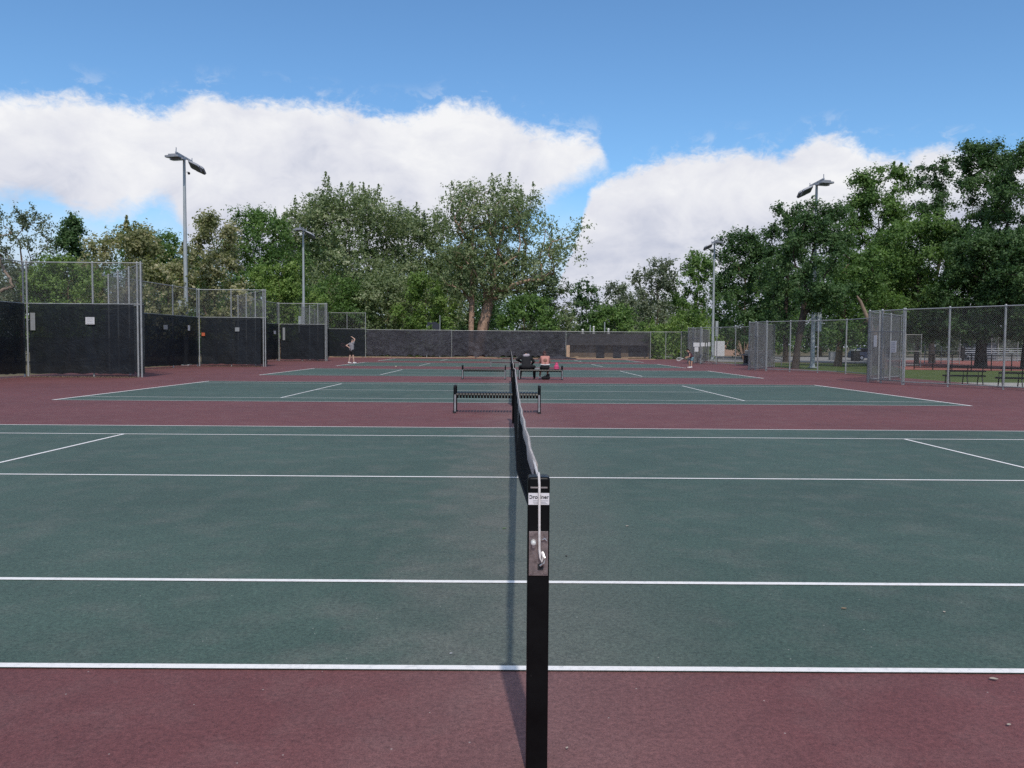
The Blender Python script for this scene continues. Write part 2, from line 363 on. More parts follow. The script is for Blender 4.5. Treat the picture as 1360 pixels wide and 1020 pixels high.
M['litterpale'] = simple('pale_dry_leaf', (0.40, 0.34, 0.28), 0.9, 0, 0.3, 9)
M['greenleaf'] = simple('fresh_leaf', (0.12, 0.20, 0.05), 0.7, 0, 0.2, 9)
def screen_mat(name, col, opac, top, streak, bm=0.9, rg=0.55, bd_=0.12):
    m, nt, b, o = new_mat(name); tc = nt.nodes.new('ShaderNodeTexCoord'); ob = tc.outputs['Object']
    mp = nt.nodes.new('ShaderNodeMapping'); mp.inputs['Scale'].default_value = (2.2, 2.2, streak); nt.links.new(ob, mp.inputs[0])
    st = tex_noise(nt, 1.4, 8, 0.65, mp.outputs[0], 0.4); blot = tex_noise(nt, 0.55, 8, 0.65, ob, 1.0); cr = tex_noise(nt, 1.8, 9, 0.72, ob, 2.2)
    c = ramp(nt, st, [(0.3, tuple(x*0.7 for x in col)), (0.72, tuple(x*1.4 for x in col))])
    c = mixc(nt, fmath(nt, 'MULTIPLY', ramp(nt, blot, [(0.48, (0, 0, 0)), (0.75, (1, 1, 1))]), 0.5), c, tuple(x*2.2 for x in col))
    nt.links.new(c, b.inputs['Base Color']); b.inputs['Roughness'].default_value = rg; b.inputs['Specular IOR Level'].default_value = 0.3
    bump(nt, b, cr, bm, bd_)
    tr = nt.nodes.new('ShaderNodeBsdfTransparent'); mx = nt.nodes.new('ShaderNodeMixShader')
    sp = nt.nodes.new('ShaderNodeSeparateXYZ'); nt.links.new(ob, sp.inputs[0])
    up = fmath(nt, 'GREATER_THAN', fmath(nt, 'ADD', sp.outputs[2], fmath(nt, 'MULTIPLY', fmath(nt, 'SUBTRACT', st, 0.5), 0.12)), 1.68)   # single cloth above the doubled lower half
    op = fmath(nt, 'SUBTRACT', opac, fmath(nt, 'MULTIPLY', up, opac-top))
    nt.links.new(op, mx.inputs[0]); nt.links.new(tr.outputs[0], mx.inputs[1]); nt.links.new(b.outputs[0], mx.inputs[2]); nt.links.new(mx.outputs[0], o.inputs[0])
    return m
M['screen'] = screen_mat('black_windscreen', (0.0055, 0.0080, 0.0120), 0.975, 0.92, 0.5, 0.35)
M['screenback'] = screen_mat('front_lit_windscreen', (0.041, 0.040, 0.049), 0.95, 0.94, 1.6, 1.0, 0.45, 0.22)  # front light on the back screens put into a paler base colour
M['screensheer'] = screen_mat('sheer_windscreen', (0.032, 0.031, 0.037), 0.74, 0.80, 1.2, 0.9)
def leaf_mat(name, stops, trans=0.36, rough=0.5):
    m, nt, b, o = new_mat(name)
    at = nt.nodes.new('ShaderNodeAttribute'); at.attribute_name = 'tint'
    c = ramp(nt, at.outputs['Fac'], stops); nt.links.new(c, b.inputs['Base Color']); b.inputs['Roughness'].default_value = rough; b.inputs['Specular IOR Level'].default_value = 0.3
    t = nt.nodes.new('ShaderNodeBsdfTranslucent'); nt.links.new(mixc(nt, 1.0, c, (1.1, 1.3, 0.6), 'MULTIPLY'), t.inputs[0])
    mx = nt.nodes.new('ShaderNodeMixShader'); mx.inputs[0].default_value = trans
    nt.links.new(b.outputs[0], mx.inputs[1]); nt.links.new(t.outputs[0], mx.inputs[2]); nt.links.new(mx.outputs[0], o.inputs[0]); return m
LEAF = {
 'cotton': leaf_mat('cottonwood_leaf', [(0, (0.107, 0.150, 0.069)), (0.5, (0.177, 0.228, 0.107)), (0.85, (0.267, 0.307, 0.166)), (1, (0.454, 0.468, 0.321))]),
 'green': leaf_mat('green_leaf', [(0, (0.058, 0.117, 0.031)), (0.5, (0.107, 0.190, 0.050)), (1, (0.190, 0.291, 0.078))]),
 'bright': leaf_mat('bright_leaf', [(0, (0.083, 0.150, 0.034)), (0.5, (0.150, 0.239, 0.055)), (1, (0.250, 0.333, 0.093))]),
 'dark': leaf_mat('dark_leaf', [(0, (0.037, 0.082, 0.029)), (0.5, (0.068, 0.131, 0.045)), (1, (0.125, 0.200, 0.074))]),
 'tan': leaf_mat('seeding_leaf', [(0, (0.125, 0.15, 0.062)), (0.45, (0.22, 0.23, 0.11)), (0.75, (0.38, 0.355, 0.21)), (1, (0.55, 0.50, 0.34))], 0.42),
 'grey': leaf_mat('dull_leaf', [(0, (0.087, 0.113, 0.067)), (0.5, (0.149, 0.180, 0.113)), (1, (0.257, 0.283, 0.206))]),
}

# ------------------------------------------------------------------ ground, courts
def slab(name, x0, y0, x1, y1, z, mat, thick=0.0):
    mb = MB()
    if thick: mb.box(((x0+x1)/2, (y0+y1)/2, z-thick/2), (x1-x0, y1-y0, thick))
    else: mb.quad([(x0, y0, z), (x1, y0, z), (x1, y1, z), (x0, y1, z)])
    o = mb.build(name, mat); o['kind'] = 'structure'; return o
slab('ground', -3000, -3000, 3000, 3000, -0.07, M['dirt'])
slab('court_pavement', -21.6, -14, 19.4, 86.8, 0.0, M['red'], 0.05)
slab('lawn', 19.6, -10, 110, 74, -0.062, M['lawn'])
slab('road', 21, 79, 200, 122, -0.058, M['asphalt'])
slab('path', 18.9, 14, 23.2, 33.0, -0.05, M['concrete'])
mb = MB(); mb.quad([(27.5, 53.5, -0.05), (80, 48, -0.05), (84, 93, -0.05), (45, 97, -0.05)]); mb.build('red_play_court', M['redcourt'])['kind'] = 'structure'
COURT_Y = [0.0, 17.2925, 34.6167, 51.625, 69.1643]
HL, SV, DW, A1, CS, B1 = 11.885, 6.40, 10.97, 1.372, 5.485, 9.598
for k, y0 in enumerate(COURT_Y):
    e0, e1, e2 = (-0.055, -0.045, -0.05) if k == 0 else (0, 0, 0)      # the painted lines of the nearest court sit a little off nominal
    slab('tennis_court', -HL, y0+e0, HL, y0+DW, 0.004, M['green'])
    mb = MB(); z = 0.008; w = 0.05
    def ln(x0, ya, x1, yb):
        lx, ly = x1-x0, yb-ya; n_ = max(2, int(max(lx, ly)/0.18)); pr_ = None
        for i_ in range(n_+1):
            f_ = i_/n_; wn = lambda q: (0.007*mnoise.noise(Vector((f_*max(lx, ly)*0.35, q, k*3.1+x0+ya)))+0.0022*mnoise.noise(Vector((f_*max(lx, ly)*3.1, q+9, k))))*(0 if i_ in (0, n_) else 1)
            if lx > ly: a_, b_ = (x0+lx*f_, ya+wn(ya), z), (x0+lx*f_, yb+wn(ya)*0.9+wn(yb+5)*0.3, z)
            else: a_, b_ = (x0+wn(x0), ya+ly*f_, z), (x1+wn(x0)*0.9+wn(x1+5)*0.3, ya+ly*f_, z)
            c_ = (mb.bm.verts.new(a_), mb.bm.verts.new(b_))
            if pr_: mb.bm.faces.new((pr_[0], c_[0], c_[1], pr_[1]))
            pr_ = c_
    bw = 0.085
    ln(-HL, y0+e0, HL, y0+e0+w); ln(-HL, y0+DW-w, HL, y0+DW)
    ln(-HL+bw, y0+A1+e1, HL-bw, y0+A1+e1+w); ln(-HL+bw, y0+B1-w, HL-bw, y0+B1)
    ln(-HL, y0+e0+w, -HL+bw, y0+DW-w); ln(HL-bw, y0+e0+w, HL, y0+DW-w)
    ln(-SV, y0+A1+e1+w, -SV+w, y0+B1-w); ln(SV-w, y0+A1+e1+w, SV, y0+B1-w)
    ln(-SV+w, y0+CS+e2-w/2, SV-w, y0+CS+e2+w/2)
    o = mb.build('court_lines', M['line']); o['kind'] = 'structure'
mb = MB(); mb.box((-3.6, 86.35, 0.04), (33.0, 0.22, 0.08)); mb.box((11.0, 85.5, 0.03), (9.5, 0.35, 0.06))
o = mb.build('kerb', M['wood']); o['kind'] = 'structure'

# ------------------------------------------------------------------ nets and posts
ORD = ['nearest', 'second', 'third', 'fourth', 'farthest']
def net_post(y, label, near=False, rz=0):
    t = thing('net_post', label, 'net post', (0.018 if near else 0, y, 0), rz, 'net posts')
    mb = MB(); mb.box((0, 0, 0.5235), (0.076, 0.076, 1.047), bevel=0.010); mb.build('upright', M['postpaint'], t, True)
    mb = MB(); mb.box((0, -0.0400, 1.012), (0.058, 0.004, 0.005)); mb.build('cap_seam', M['zinc'], t)
    mb = MB(); mb.path([(0, 0.05, 1.040), (0, 0.02, 1.0530), (0, -0.015, 1.0535), (0, -0.036, 1.048), (0.001, -0.046, 1.025), (0.002, -0.0480, 0.9), (0.003, -0.052, 0.80), (0.005, -0.056, 0.772), (0.012, -0.058, 0.755), (0.016, -0.056, 0.775), (0.010, -0.05, 0.79)], 0.0042, 8)
    mb.build('cable', M['cable'], t, True)
    mb = MB(); mb.box((0, -0.0400, 0.782), (0.066, 0.005, 0.155), bevel=0.001)
    for a, b in ((-0.024, 0.066), (0.024, 0.066), (-0.024, -0.066), (0.024, -0.066)): mb.tube((a, -0.042, 0.782+b), (a, -0.046, 0.782+b), 0.006, n=10)
    pl = mb.build('ratchet_plate', M['steelplate'], t)
    mb = MB(); mb.box((0.007, -0.0432, 0.736), (0.019, 0.003, 0.022)); mb.build('slot', M['blackmatt'], pl)
    mb = MB(); mb.tube((-0.017, -0.043, 0.808), (-0.017, -0.052, 0.808), 0.005, n=10); mb.build('bolt', M['zinc'], pl, True)
    mb = MB(); mb.path([(0.014, -0.05, 0.79), (0.021, -0.06, 0.772), (0.018, -0.058, 0.752), (0.006, -0.052, 0.742)], 0.004, 8); mb.build('hook', M['zinc'], pl, True)
    mb = MB(); mb.path([(0.010, -0.046, 0.829), (0.022, -0.05, 0.836), (0.026, -0.048, 0.828)], 0.0032, 6); mb.build('latch', M['zinc'], pl, True)
    mb = MB(); mb.tube((-0.018, -0.042, 0.822), (-0.018, -0.060, 0.822), 0.0095, 0.0085, 14); mb.ball((-0.018, -0.060, 0.822), 0.0085, 12, (1, 0.5, 1)); mb.build('knob', M['vent'], pl, True)  # knob's whitish highlight put into its colour as pale metal
    if near:
        mb = MB(); mb.box((0, -0.0388, 0.972), (0.072, 0.0016, 0.041), bevel=0.0005); s = mb.build('sticker', M['sticker'], t)
        def text(body, x, z, size, mat, dep=0.0004):
            cu = bpy.data.curves.new('lettering', 'FONT'); cu.body = body; cu.size = size; cu.align_x = 'LEFT'; cu.extrude = dep; cu.offset = size*0.022
            o = bpy.data.objects.new('lettering', cu); C.objects.link(o)
            me = bpy.data.meshes.new_from_object(o.evaluated_get(bpy.context.evaluated_depsgraph_get())); bpy.data.objects.remove(o)
            me.transform(Matrix.Translation((x, -0.0400, z)) @ Matrix.Rotation(R(90), 4, 'X')); return me
        bm = bmesh.new(); bm.from_mesh(text('ro', -0.0215, 0.973, 0.0185, None)); bm.from_mesh(text('iner', 0.0045, 0.973, 0.0185, None))
        q = MB(); q.bm.free(); q.bm = bm
        ring = [(-0.0285+0.0052*math.cos(a), -0.0401, 0.979+0.0052*math.sin(a)) for a in [R(v) for v in range(-140, 150, 20)]]
        q.path(ring, 0.0014, 6); q.build('lettering', M['ink'], s)
        q = MB()
        for z, a, b in ((0.966, -0.02, 0.032), (0.961, -0.02, 0.024), (0.956, -0.018, 0.029)): q.box(((a+b)/2, -0.0399, z), (b-a, 0.0006, 0.0016))
        q.build('fine_print', M['greyink'], s)
    return t
def net_h(s): # s 0..1 along the net
    return 0.914 + (1.045-0.914)*(2*abs(s-0.5))**1.6
def tennis_net(y0, y1, label, k_near=False):
    t = thing('tennis_net', label, 'net', (0.016 if k_near else 0, y0, 0), 0, 'tennis nets')
    L = y1-y0
    loose = k_near
    def xoff(z, top): return -0.010*max(0, 1-z/top)
    def zb(y): return max(0.03, 0.86-0.125*y) if loose else 0.03     # lower corner of the nearest net hangs unlaced
    V = []; Fc = []
    def strand(pts, r):
        pts = np.array(pts); n0 = len(V)
        for i, p in enumerate(pts):
            dd = pts[min(i+1, len(pts)-1)]-pts[max(i-1, 0)]
            if abs(dd[2]) > abs(dd[1]): o = ((r, 0, 0), (-r*.5, r*.87, 0), (-r*.5, -r*.87, 0))
            else: o = ((r, 0, 0), (-r*.5, 0, r*.87), (-r*.5, 0, -r*.87))
            for q in o: V.append((p[0]+q[0], p[1]+q[1], p[2]+q[2]))
        for i in range(len(pts)-1):
            for j in range(3):
                a = n0+3*i+j; b = n0+3*i+(j+1) % 3; Fc.append((a, b, b+3, a+3))
    ny = int(L/0.045)
    for i in range(ny+1):
        y = L*i/ny; top = net_h(i/ny)-0.03
        strand([(xoff(z, top), y, z) for z in np.linspace(min(zb(y), top-0.02), top, 6)], 0.0017)
    for k in range(22):
        def zk(s): b = zb(L*s); return b+(max(net_h(s)-0.03, b+0.02)-b)*k/21
        strand([(xoff(zk(s), net_h(s)-0.03), L*s, zk(s)) for s in np.linspace(0.004, 0.996, 41)], 0.0017 if k < 15 else 0.0024)
    link_mesh('mesh', np_mesh('net_mesh', V, Fc), M['netcord'], t)
    # headband
    mb = MB(); ss = np.linspace(0.03, 0.97, 40); rows = []
    for s in ss:
        h = net_h(s); wob = 0.004*math.sin(s*60)
        rows.append([mb.bm.verts.new((x+wob, L*s, z)) for x, z in ((-0.011, h-0.055), (-0.010, h-0.008), (-0.004, h+0.004), (0.004, h+0.004), (0.010, h-0.008), (0.011, h-0.055))])
    for a, b in zip(rows[:-1], rows[1:]):
        for j in range(6): mb.bm.faces.new((a[j], a[(j+1) % 6], b[(j+1) % 6], b[j]))
    mb.bm.faces.new(rows[0]); mb.bm.faces.new(rows[-1][::-1]); mb.build('headband', M['tape'], t, True)
    for a, b in ((-0.004, 0.05), (0.95, 1.004)):
        mb = MB(); mb.path([(0, L*s, net_h(s)-0.002) for s in np.linspace(a, b, 6)], 0.005, 8); mb.build('cable', M['cable'], t, True)
    mb = MB()
    mb.path([(xoff(0.03, 1.0), 0.02, 0.99)] + [(xoff(zb(L*s), 1.0)-0.003, L*s, zb(L*s)) for s in np.linspace(0.006, 0.996, 40)] + [(0, L-0.01, 0.99)], 0.007, 6); mb.build('hem', M['netcord'], t)
    mb = MB(); mb.box((0, L/2, 0.46), (0.012, 0.05, 0.9)); mb.build('centre_strap', M['tape'], t)
    return t
for k, y0 in enumerate(COURT_Y):
    ya, yb = y0-0.914, y0+DW+0.914
    if k == 0: l1 = 'large black square net post with white sticker and ratchet, nearest to camera'
    else: l1 = 'black net post at the near end of the %s net' % ORD[k]
    net_post(ya, l1, k == 0)
    net_post(yb, 'black net post at the far end of the %s net' % ORD[k], False, math.pi)
    tennis_net(ya+0.04, yb-0.04, 'black tennis net with worn white headband across the %s court' % ORD[k], k == 0)

# ------------------------------------------------------------------ fences
def chain_link(p0, p1, z0, z1, pitch=0.07, r=0.0021):
    """diagonal wires clipped to the panel p0-p1 x z0-z1"""
    p0 = np.array((p0[0], p0[1])); p1 = np.array((p1[0], p1[1])); Lg = np.linalg.norm(p1-p0); u = (p1-p0)/Lg; nrm = np.array((-u[1], u[0])); H = z1-z0
    V = []; Fc = []
    for sgn in (1, -1):
        c = -H if sgn == 1 else 0.0
        cs = np.arange(c+pitch*0.3, (Lg if sgn == 1 else Lg+H), pitch)
        for cc in cs:
            # points (a,b): a - sgn*b = cc
            if sgn == 1:
                b0 = max(0, -cc); b1 = min(H, Lg-cc)
            else:
                b0 = max(0, cc-Lg); b1 = min(H, cc)
            if b1-b0 < 0.02: continue
            n0 = len(V)
            for b in (b0, b1):
                a = cc + sgn*b; base = p0+u*a
                for ox, oz in ((0, 1.15), (1, -0.58), (-1, -0.58)):
                    q = base + u*(-sgn*oz*r*0.707) + nrm*(ox*r)
                    V.append((q[0], q[1], z0+b+oz*r*0.707))
            for j in range(3):
                a_ = n0+j; b_ = n0+(j+1) % 3; Fc.append((a_, b_, b_+3, a_+3))
    return np_mesh('chain_link', V, Fc)
def wavy(p0, p1, z0, z1, amp, seed, nu=None, ragged=0.0):
    p0 = Vector((p0[0], p0[1], 0)); p1 = Vector((p1[0], p1[1], 0)); Lg = (p1-p0).length; u = (p1-p0)/Lg; n = Vector((-u.y, u.x, 0))
    nu = nu or max(8, int(Lg/0.12)); nv = 24; V = []; Fc = []
    for i in range(nu+1):
        a = Lg*i/nu
        for j in range(nv+1):
            b = j/nv; z = z0+(z1-z0)*b
            k = mnoise.noise(Vector((a*0.9+seed, z*0.6, seed)))*0.7+mnoise.noise(Vector((a*2.7, z*2.0+seed, seed*2)))*0.55+mnoise.noise(Vector((a*4.5+z*4, z*3.0-a*2+seed, 8.1)))*0.22
            zz = z
            if j == 0: zz = z0+ragged*abs(mnoise.noise(Vector((a*1.8+seed, 0, 3.3))))*2
            if j == nv: zz = z1-0.05*abs(math.sin(a*math.pi/1.2))*0.4
            q = p0+u*a+n*(amp*k*(1-b*0.5)); V.append((q.x, q.y, zz))
    for i in range(nu):
        for j in range(nv):
            s = i*(nv+1)+j; Fc.append((s, s+nv+1, s+nv+2, s+1))
    return np_mesh('windscreen', V, Fc)
def fence(label, p0, p1, h, posts, rails=(1.0,), screen=None, smat='screen', wire=True, side=1, pr=0.038, group='court fences', amp=0.035, ragged=0.05, pmat='galv', inset=0.05, name='chain_link_fence', z0=0.05, wr=0.0016, pitch=0.07):
    """p0->p1 straight run; posts: list of fractions; rails: heights; screen: (z0,z1)"""
    p0 = Vector((*p0, 0)); p1 = Vector((*p1, 0)); d = p1-p0; Lg = d.length; u = d/Lg; n = Vector((-u.y, u.x, 0))*side
    t = thing(name, label, 'fence', p0, 0, group)
    def loc(a, z, off=0.0): q = u*a + n*off; return Vector((q.x, q.y, z))
    for f in posts:
        mb = MB(); a = f*Lg; mb.tube(loc(a, -0.05), loc(a, h), pr, n=10); mb.ball(loc(a, h), pr*1.15, 10, (1, 1, 0.9)); mb.build('post', M[pmat], t, True)
    for z in rails:
        mb = MB(); mb.tube(loc(0.03, z, 0.03), loc(Lg-0.03, z, 0.03), 0.021, n=8); mb.build('rail', M[pmat], t, True)
    if wire:
        a0 = loc(0, 0, 0.055); a1 = loc(Lg, 0, 0.055)
        link_mesh('chain_link', chain_link(a0, a1, (screen[1]-0.05 if screen else z0), h-0.06, pitch, wr), M['wire'] if pmat == 'galv' else M[pmat], t)
    if screen:
        a0 = loc(inset, 0, 0.09); a1 = loc(Lg-inset, 0, 0.09)
        link_mesh('windscreen', wavy(a0, a1, screen[0], screen[1], amp, random.uniform(0, 90), ragged=ragged), M[smat], t, True)
    return t
def notice(px, py, w, h, p0, p1, label, mat='sign', off=0.16, lines=0):
    """small board hung on the run p0-p1, found by its azimuth"""
    r = FW + RT*((px-680)/F_PX) + UP*((510-py)/F_PX)
    p0 = Vector(p0); p1 = Vector(p1); d = p1-p0; n2 = Vector((-d.y, d.x)); n2.normalize()
    if n2.dot(Vector((CAM.x, CAM.y))-p0) < 0: n2 = -n2
    c2 = Vector((CAM.x, CAM.y)); s = (p0+n2*off-c2).dot(n2)/Vector((r.x, r.y)).dot(n2)
    q = CAM + r*s; sc = s/F_PX*r.length
    ang = math.atan2(n2.x, -n2.y)
    fore = abs(n2.dot(Vector((r.x, r.y)).normalized())) + 0.05
    ww = w*sc/fore; hh = h*sc
    t = thing('notice_sign', label, 'sign', q, ang, 'signs hung on the fences')
    mb = MB(); mb.box((0, 0, 0), (ww, 0.006, hh), bevel=0.002); mb.build('board', M[mat], t)
    if lines:
        mb = MB()
        for i in range(lines): mb.box((0, -0.005, hh*(0.36-0.72*i/max(1, lines-1))), (ww*(0.72 if i % 2 else 0.6), 0.003, hh*0.05))
        mb.build('printed_lines', M['greyink'], t)
    return t
HT, SCR = 4.9, (0.12, 3.12)
XL = [-20.8, -20.0, -19.8, -20.0]; GM = [31.35, 48.6, 65.9]; XB = [-15.85, -15.7, -15.65]
ends = ['first', 'second', 'third']
# left side runs, wings and diagonals
ys = -8.0; xs = -20.8
for k in range(3):
    m = GM[k]
    nP = [0, 0.25, 0.5, 0.75] if k == 0 else [0.35, 0.7]
    run = ((xs, ys), (XL[k], m-0.15))
    fence('tall left side fence with black windscreen before the %s wing' % ends[k], *run, HT, nP, (3.12, HT-0.03), SCR, side=-1)
    wing = ((XL[k], m-0.1), (XB[k], m))
    fence('tall fence wing with black windscreen jutting toward the court, %s on the left' % ends[k], *wing, HT, [0, 0.03, 0.97, 1.0] + ([0.59] if k == 0 else [0.5]), (3.12, HT-0.03), SCR, side=-1, inset=0.27)
    diag = ((XB[k], m+0.12), (XL[k]+0.45, m+6.4))
    fence('slanted return fence of chain link behind the %s left wing' % ends[k], *diag, HT, [0.35, 0.68, 1.0], (3.12, HT-0.03), SCR, side=-1)
    xs, ys = XL[k]+0.1, m+6.5
    if k == 0:
        W1 = wing; D1 = diag; R1 = run
    elif k == 1: W2 = wing; R2 = run
    else: W3 = wing; R3 = run
fence('tall left side fence with windscreen behind the third wing', (xs, ys), (-20.0, 86.2), HT, [0.5], (3.12, HT-0.03), SCR, side=-1)
# back fence
fence('tall corner piece of the back fence with windscreen at the far left', (-20.0, 86.25), (-15.95, 86.25), HT, [0, 0.5, 1.0], (3.12, HT-0.03), SCR, side=-1)
bx = [-15.9, -6.5, 6.05, 15.35, 18.7]
BACK = ((-15.9, 86.3), (15.35, 86.3))
fence('front lit wrinkled windscreen fence at the back, left of the wide tree trunk', (-15.9, 86.3), (-6.5, 86.3), 3.08, [1.0], (3.05,), (0.16, 3.04), 'screenback', False, -1, amp=0.17, ragged=0.16)
fence('front lit torn windscreen fence at the back behind the net line', (-6.5, 86.3), (6.05, 86.3), 3.05, [1.0], (3.02,), (0.10, 3.02), 'screenback', False, -1, amp=0.24, ragged=0.30)
fence('sheer windscreen fence at the back with a tan building showing through', (6.05, 86.3), (15.35, 86.3), 3.03, [1.0], (3.0,), (0.18, 3.0), 'screensheer', False, -1, amp=0.05, ragged=0.06)
fence('bare chain link at the right end of the back fence', (15.35, 86.3), (18.7, 86.3), 3.05, [0.5, 1.0], (3.02,), None, side=-1)
# right side runs and bumps
HR = 3.05
XR = 18.7
bumps = [((XR, 24.0), (15.75, 29.2), (15.2, 31.1), (XR, 35.6)), ((XR, 42.0), (15.7, 46.7), (15.15, 48.4), (XR, 54.4)), ((XR, 59.3), (15.7, 64.1), (15.05, 65.8), (XR, 73.6))]
prev = (XR, 8.0); GATES = []
names = ['nearest', 'middle', 'farthest']
for k, b in enumerate(bumps):
    L0 = b[0][1]-prev[1]
    fence('right side chain link fence leading up to the %s gate bay' % names[k], prev, b[0], HR, [0.0, 0.5, 1.0] if L0 < 8 else [0, 0.2, 0.4, 0.6, 0.8, 1.0], (HR-0.03, 0.12), None)
    fence('slanted near chain link panel of the %s right gate bay' % names[k], b[0], b[1], HR, [0.33, 0.68, 0.99], (HR-0.03, 0.12), None)
    g = fence('dense chain link gate panel of the %s right gate bay' % names[k], b[1], b[2], HR, [0.0, 0.62, 1.0], (HR-0.03, 2.15, 0.15), None, pr=0.042, wr=0.0032, pitch=0.055)
    # swinging gate leaf inside the panel
    d = Vector(b[2])-Vector(b[1]); mbg = MB()
    pts = [Vector((d.x*f, d.y*f, z)) + Vector((0.06, 0, 0)) for f, z in ((0.05, 0.12), (0.58, 0.12), (0.58, 2.1), (0.05, 2.1))]
    mbg.path(pts, 0.02, 6, True); mbg.build('gate_frame', M['galv'], g)
    fence('slanted far chain link panel of the %s right gate bay' % names[k], (b[2][0], b[2][1]+0.05), b[3], HR, [0.3, 0.65, 1.0], (HR-0.03, 0.12), None, wr=0.0030, pitch=0.055)
    GATES.append(b); prev = b[3]
fence('right side chain link fence at the far corner', prev, (XR, 86.2), HR, [0.33, 0.66, 1.0], (HR-0.03, 0.12), None)

# signs
notice(119.5, 426, 10, 8.5, *W1, 'white rectangular notice in the middle of the first left wing screen', 'sign', 0.16, 4)
notice(43.5, 427, 5, 20, *W1, 'tall narrow white strip beside the outer post of the first left wing', 'signdull')
notice(220, 434.5, 5, 5.5, *R2, 'small square grey sign on the left screen just past the first wing', 'signdull')
notice(251, 435.5, 2.6, 6.5, *R2, 'tiny narrow white sign on the left screen beneath the tall light pole')
notice(315, 437.5, 5.5, 5, *W2, 'small square sign on the second left wing screen', 'signdull')
notice(270, 444, 4, 4, *W2, 'little orange tag on the post at the outer end of the second left wing', 'orange')
notice(365, 441.5, 3, 4, *R3, 'tiny white sign on the left screen between second and third wing')
notice(377, 443.5, 3, 16, *W3, 'tall narrow white strip at the outer end of the third left wing', 'signdull')
b = bumps[0]
notice(1162.5, 453, 3.6, 14, b[1], b[2], 'narrow white sign on the left post of the nearest right gate', 'sign', 0.1, 0)
notice(1186.5, 460.5, 7, 14, b[1], b[2], 'white printed rules sign on the mesh of the nearest right gate', 'sign', 0.1, 6)
# big white board and pale banner pieces near the far right gate bay
t = thing('notice_board', 'large blank white board on two legs by the far right light pole', 'sign', (P(955.5, 473, 71.5).x, 71.5, 0))
zz = P(955.5, 453, 71.5).z, P(955.5, 473, 71.5).z
mb = MB(); mb.box((0, 0, sum(zz)/2), (0.92, 0.04, zz[0]-zz[1]), bevel=0.01); mb.build('board', M['sign'], t)
mb = MB()
for x in (-0.36, 0.36): mb.tube((x, 0.05, 0), (x, 0.05, zz[1]+0.2), 0.03, n=6)
mb.build('frame', M['galv'], t)
b = bumps[2]
fx0 = P(921, 457, 63.2); t = thing('banner', 'white banner in broken pieces hung on the far right gate bay fence', 'banner', (fx0.x, 63.2, 0))
mb = MB()
for a, c, y0, y1 in ((921, 929, 455, 460.5), (931, 936, 455, 460), (937.5, 939, 455.5, 460), (940.5, 943.5, 454.5, 459.8), (922.5, 927.5, 461, 467)):
    q0 = P(a, y0, 63.2)-fx0; q1 = P(c, y1, 63.2)-fx0
    mb.box(((q0.x+q1.x)/2, 0, (fx0.z*2+q0.z+q1.z)/2), (q1.x-q0.x, 0.012, q0.z-q1.z))
mb.build('panel', M['sign'], t)

# ------------------------------------------------------------------ light poles
def light_pole(x, y, h, label, side, box_dx):
    """side=+1: court lies toward +x"""
    t = thing('light_pole', label, 'light pole', (x, y, 0), 0, 'floodlight poles beside the courts')
    mb = MB(); mb.tube((0, 0, -0.05), (0, 0, h), 0.165, 0.085, 14); mb.build('pole', M['polegrey'], t, True)
    mb = MB(); mb.box((0, 0, 0.03), (0.5, 0.5, 0.06)); mb.tube((0, 0, 0.06), (0, 0, 0.3), 0.2, 0.17, 12); mb.build('base_plate', M['polegrey'], t)
    mb = MB(); mb.box((0, 0, h-0.02), (0.10, 2.7, 0.10), bevel=0.01); mb.tube((0, -1.3, h+0.02), (0, -1.27, h+0.3), 0.03, n=6); mb.tube((0, 1.3, h+0.02), (0, 1.35, h+0.2), 0.03, n=6)
    mb.build('crossbar', M['lampbody'], t)
    def flood(cx, cy, cz, tilt, sx, pitch=0.0):
        rot = Matrix.Rotation(pitch, 3, 'X') @ Matrix.Rotation(tilt*sx, 3, 'Y')
        mb = MB(); o = [(-0.50, -0.33), (-0.35, -0.40), (0.45, -0.40), (0.58, -0.30), (0.58, 0.30), (0.45, 0.40), (-0.35, 0.40), (-0.50, 0.33)]
        M4 = Matrix.Translation((cx, cy, cz)) @ rot.to_4x4() @ Matrix.Diagonal((sx*0.82, 0.85, 0.9, 1))
        mb.prism(o, -0.06, 0.07, M4)
        mb.prism([(x_*0.6, y_*0.6) for x_, y_ in o], 0.07, 0.17, M4); f = mb.build('floodlight', M['lampbody'], t)
        mb = MB(); mb.prism([(x_*0.9, y_*0.9) for x_, y_ in o], -0.085, -0.063, M4); mb.build('glass', M['lampface'], f)
        mb = MB(); mb.tube((0, cy, h-0.05), (cx, cy, cz+0.1), 0.04, n=6); mb.build('bracket', M['lampbody'], f)
    for cy in (0.5, 1.25): flood(side*0.50, cy, h-0.52, 0.50, side, -0.55)
    for cy in (-1.2, -0.45): flood(-side*0.20, cy, h-0.25, 0.06, -side, 0.12)
    mb = MB(); mb.box((box_dx, 0, 3.45), (0.30, 0.25, 1.7), bevel=0.02); mb.build('control_box', M['polegrey'], t)
    mb = MB(); mb.tube((0.14*side, 0, h-1.0), (0.3*side, 0, h-1.0), 0.02, n=6); mb.ball((0.3*side, 0, h-1.08), 0.09, 8); mb.build('sensor', M['black'], t)
def pole_at(px, d): return XD(px, d), d-3.7566
x, y = pole_at(247.6, 54.5); light_pole(x, y, 13.7, 'tall grey floodlight pole behind the left screen, nearer one', 1, -0.36)
x, y = pole_at(403.5, 85); light_pole(x, y, 13.3, 'slim pale floodlight pole among trees beyond the left fence', 1, -0.36)
x, y = pole_at(1079.5, 58.8); light_pole(x, y, 13.2, 'grey floodlight pole half hidden by tree crown outside right fence', -1, 0.40)
x, y = pole_at(946.5, 92.0); light_pole(x, y, 13.2, 'slim pale floodlight pole beyond the far right corner of the courts', -1, 0.42)
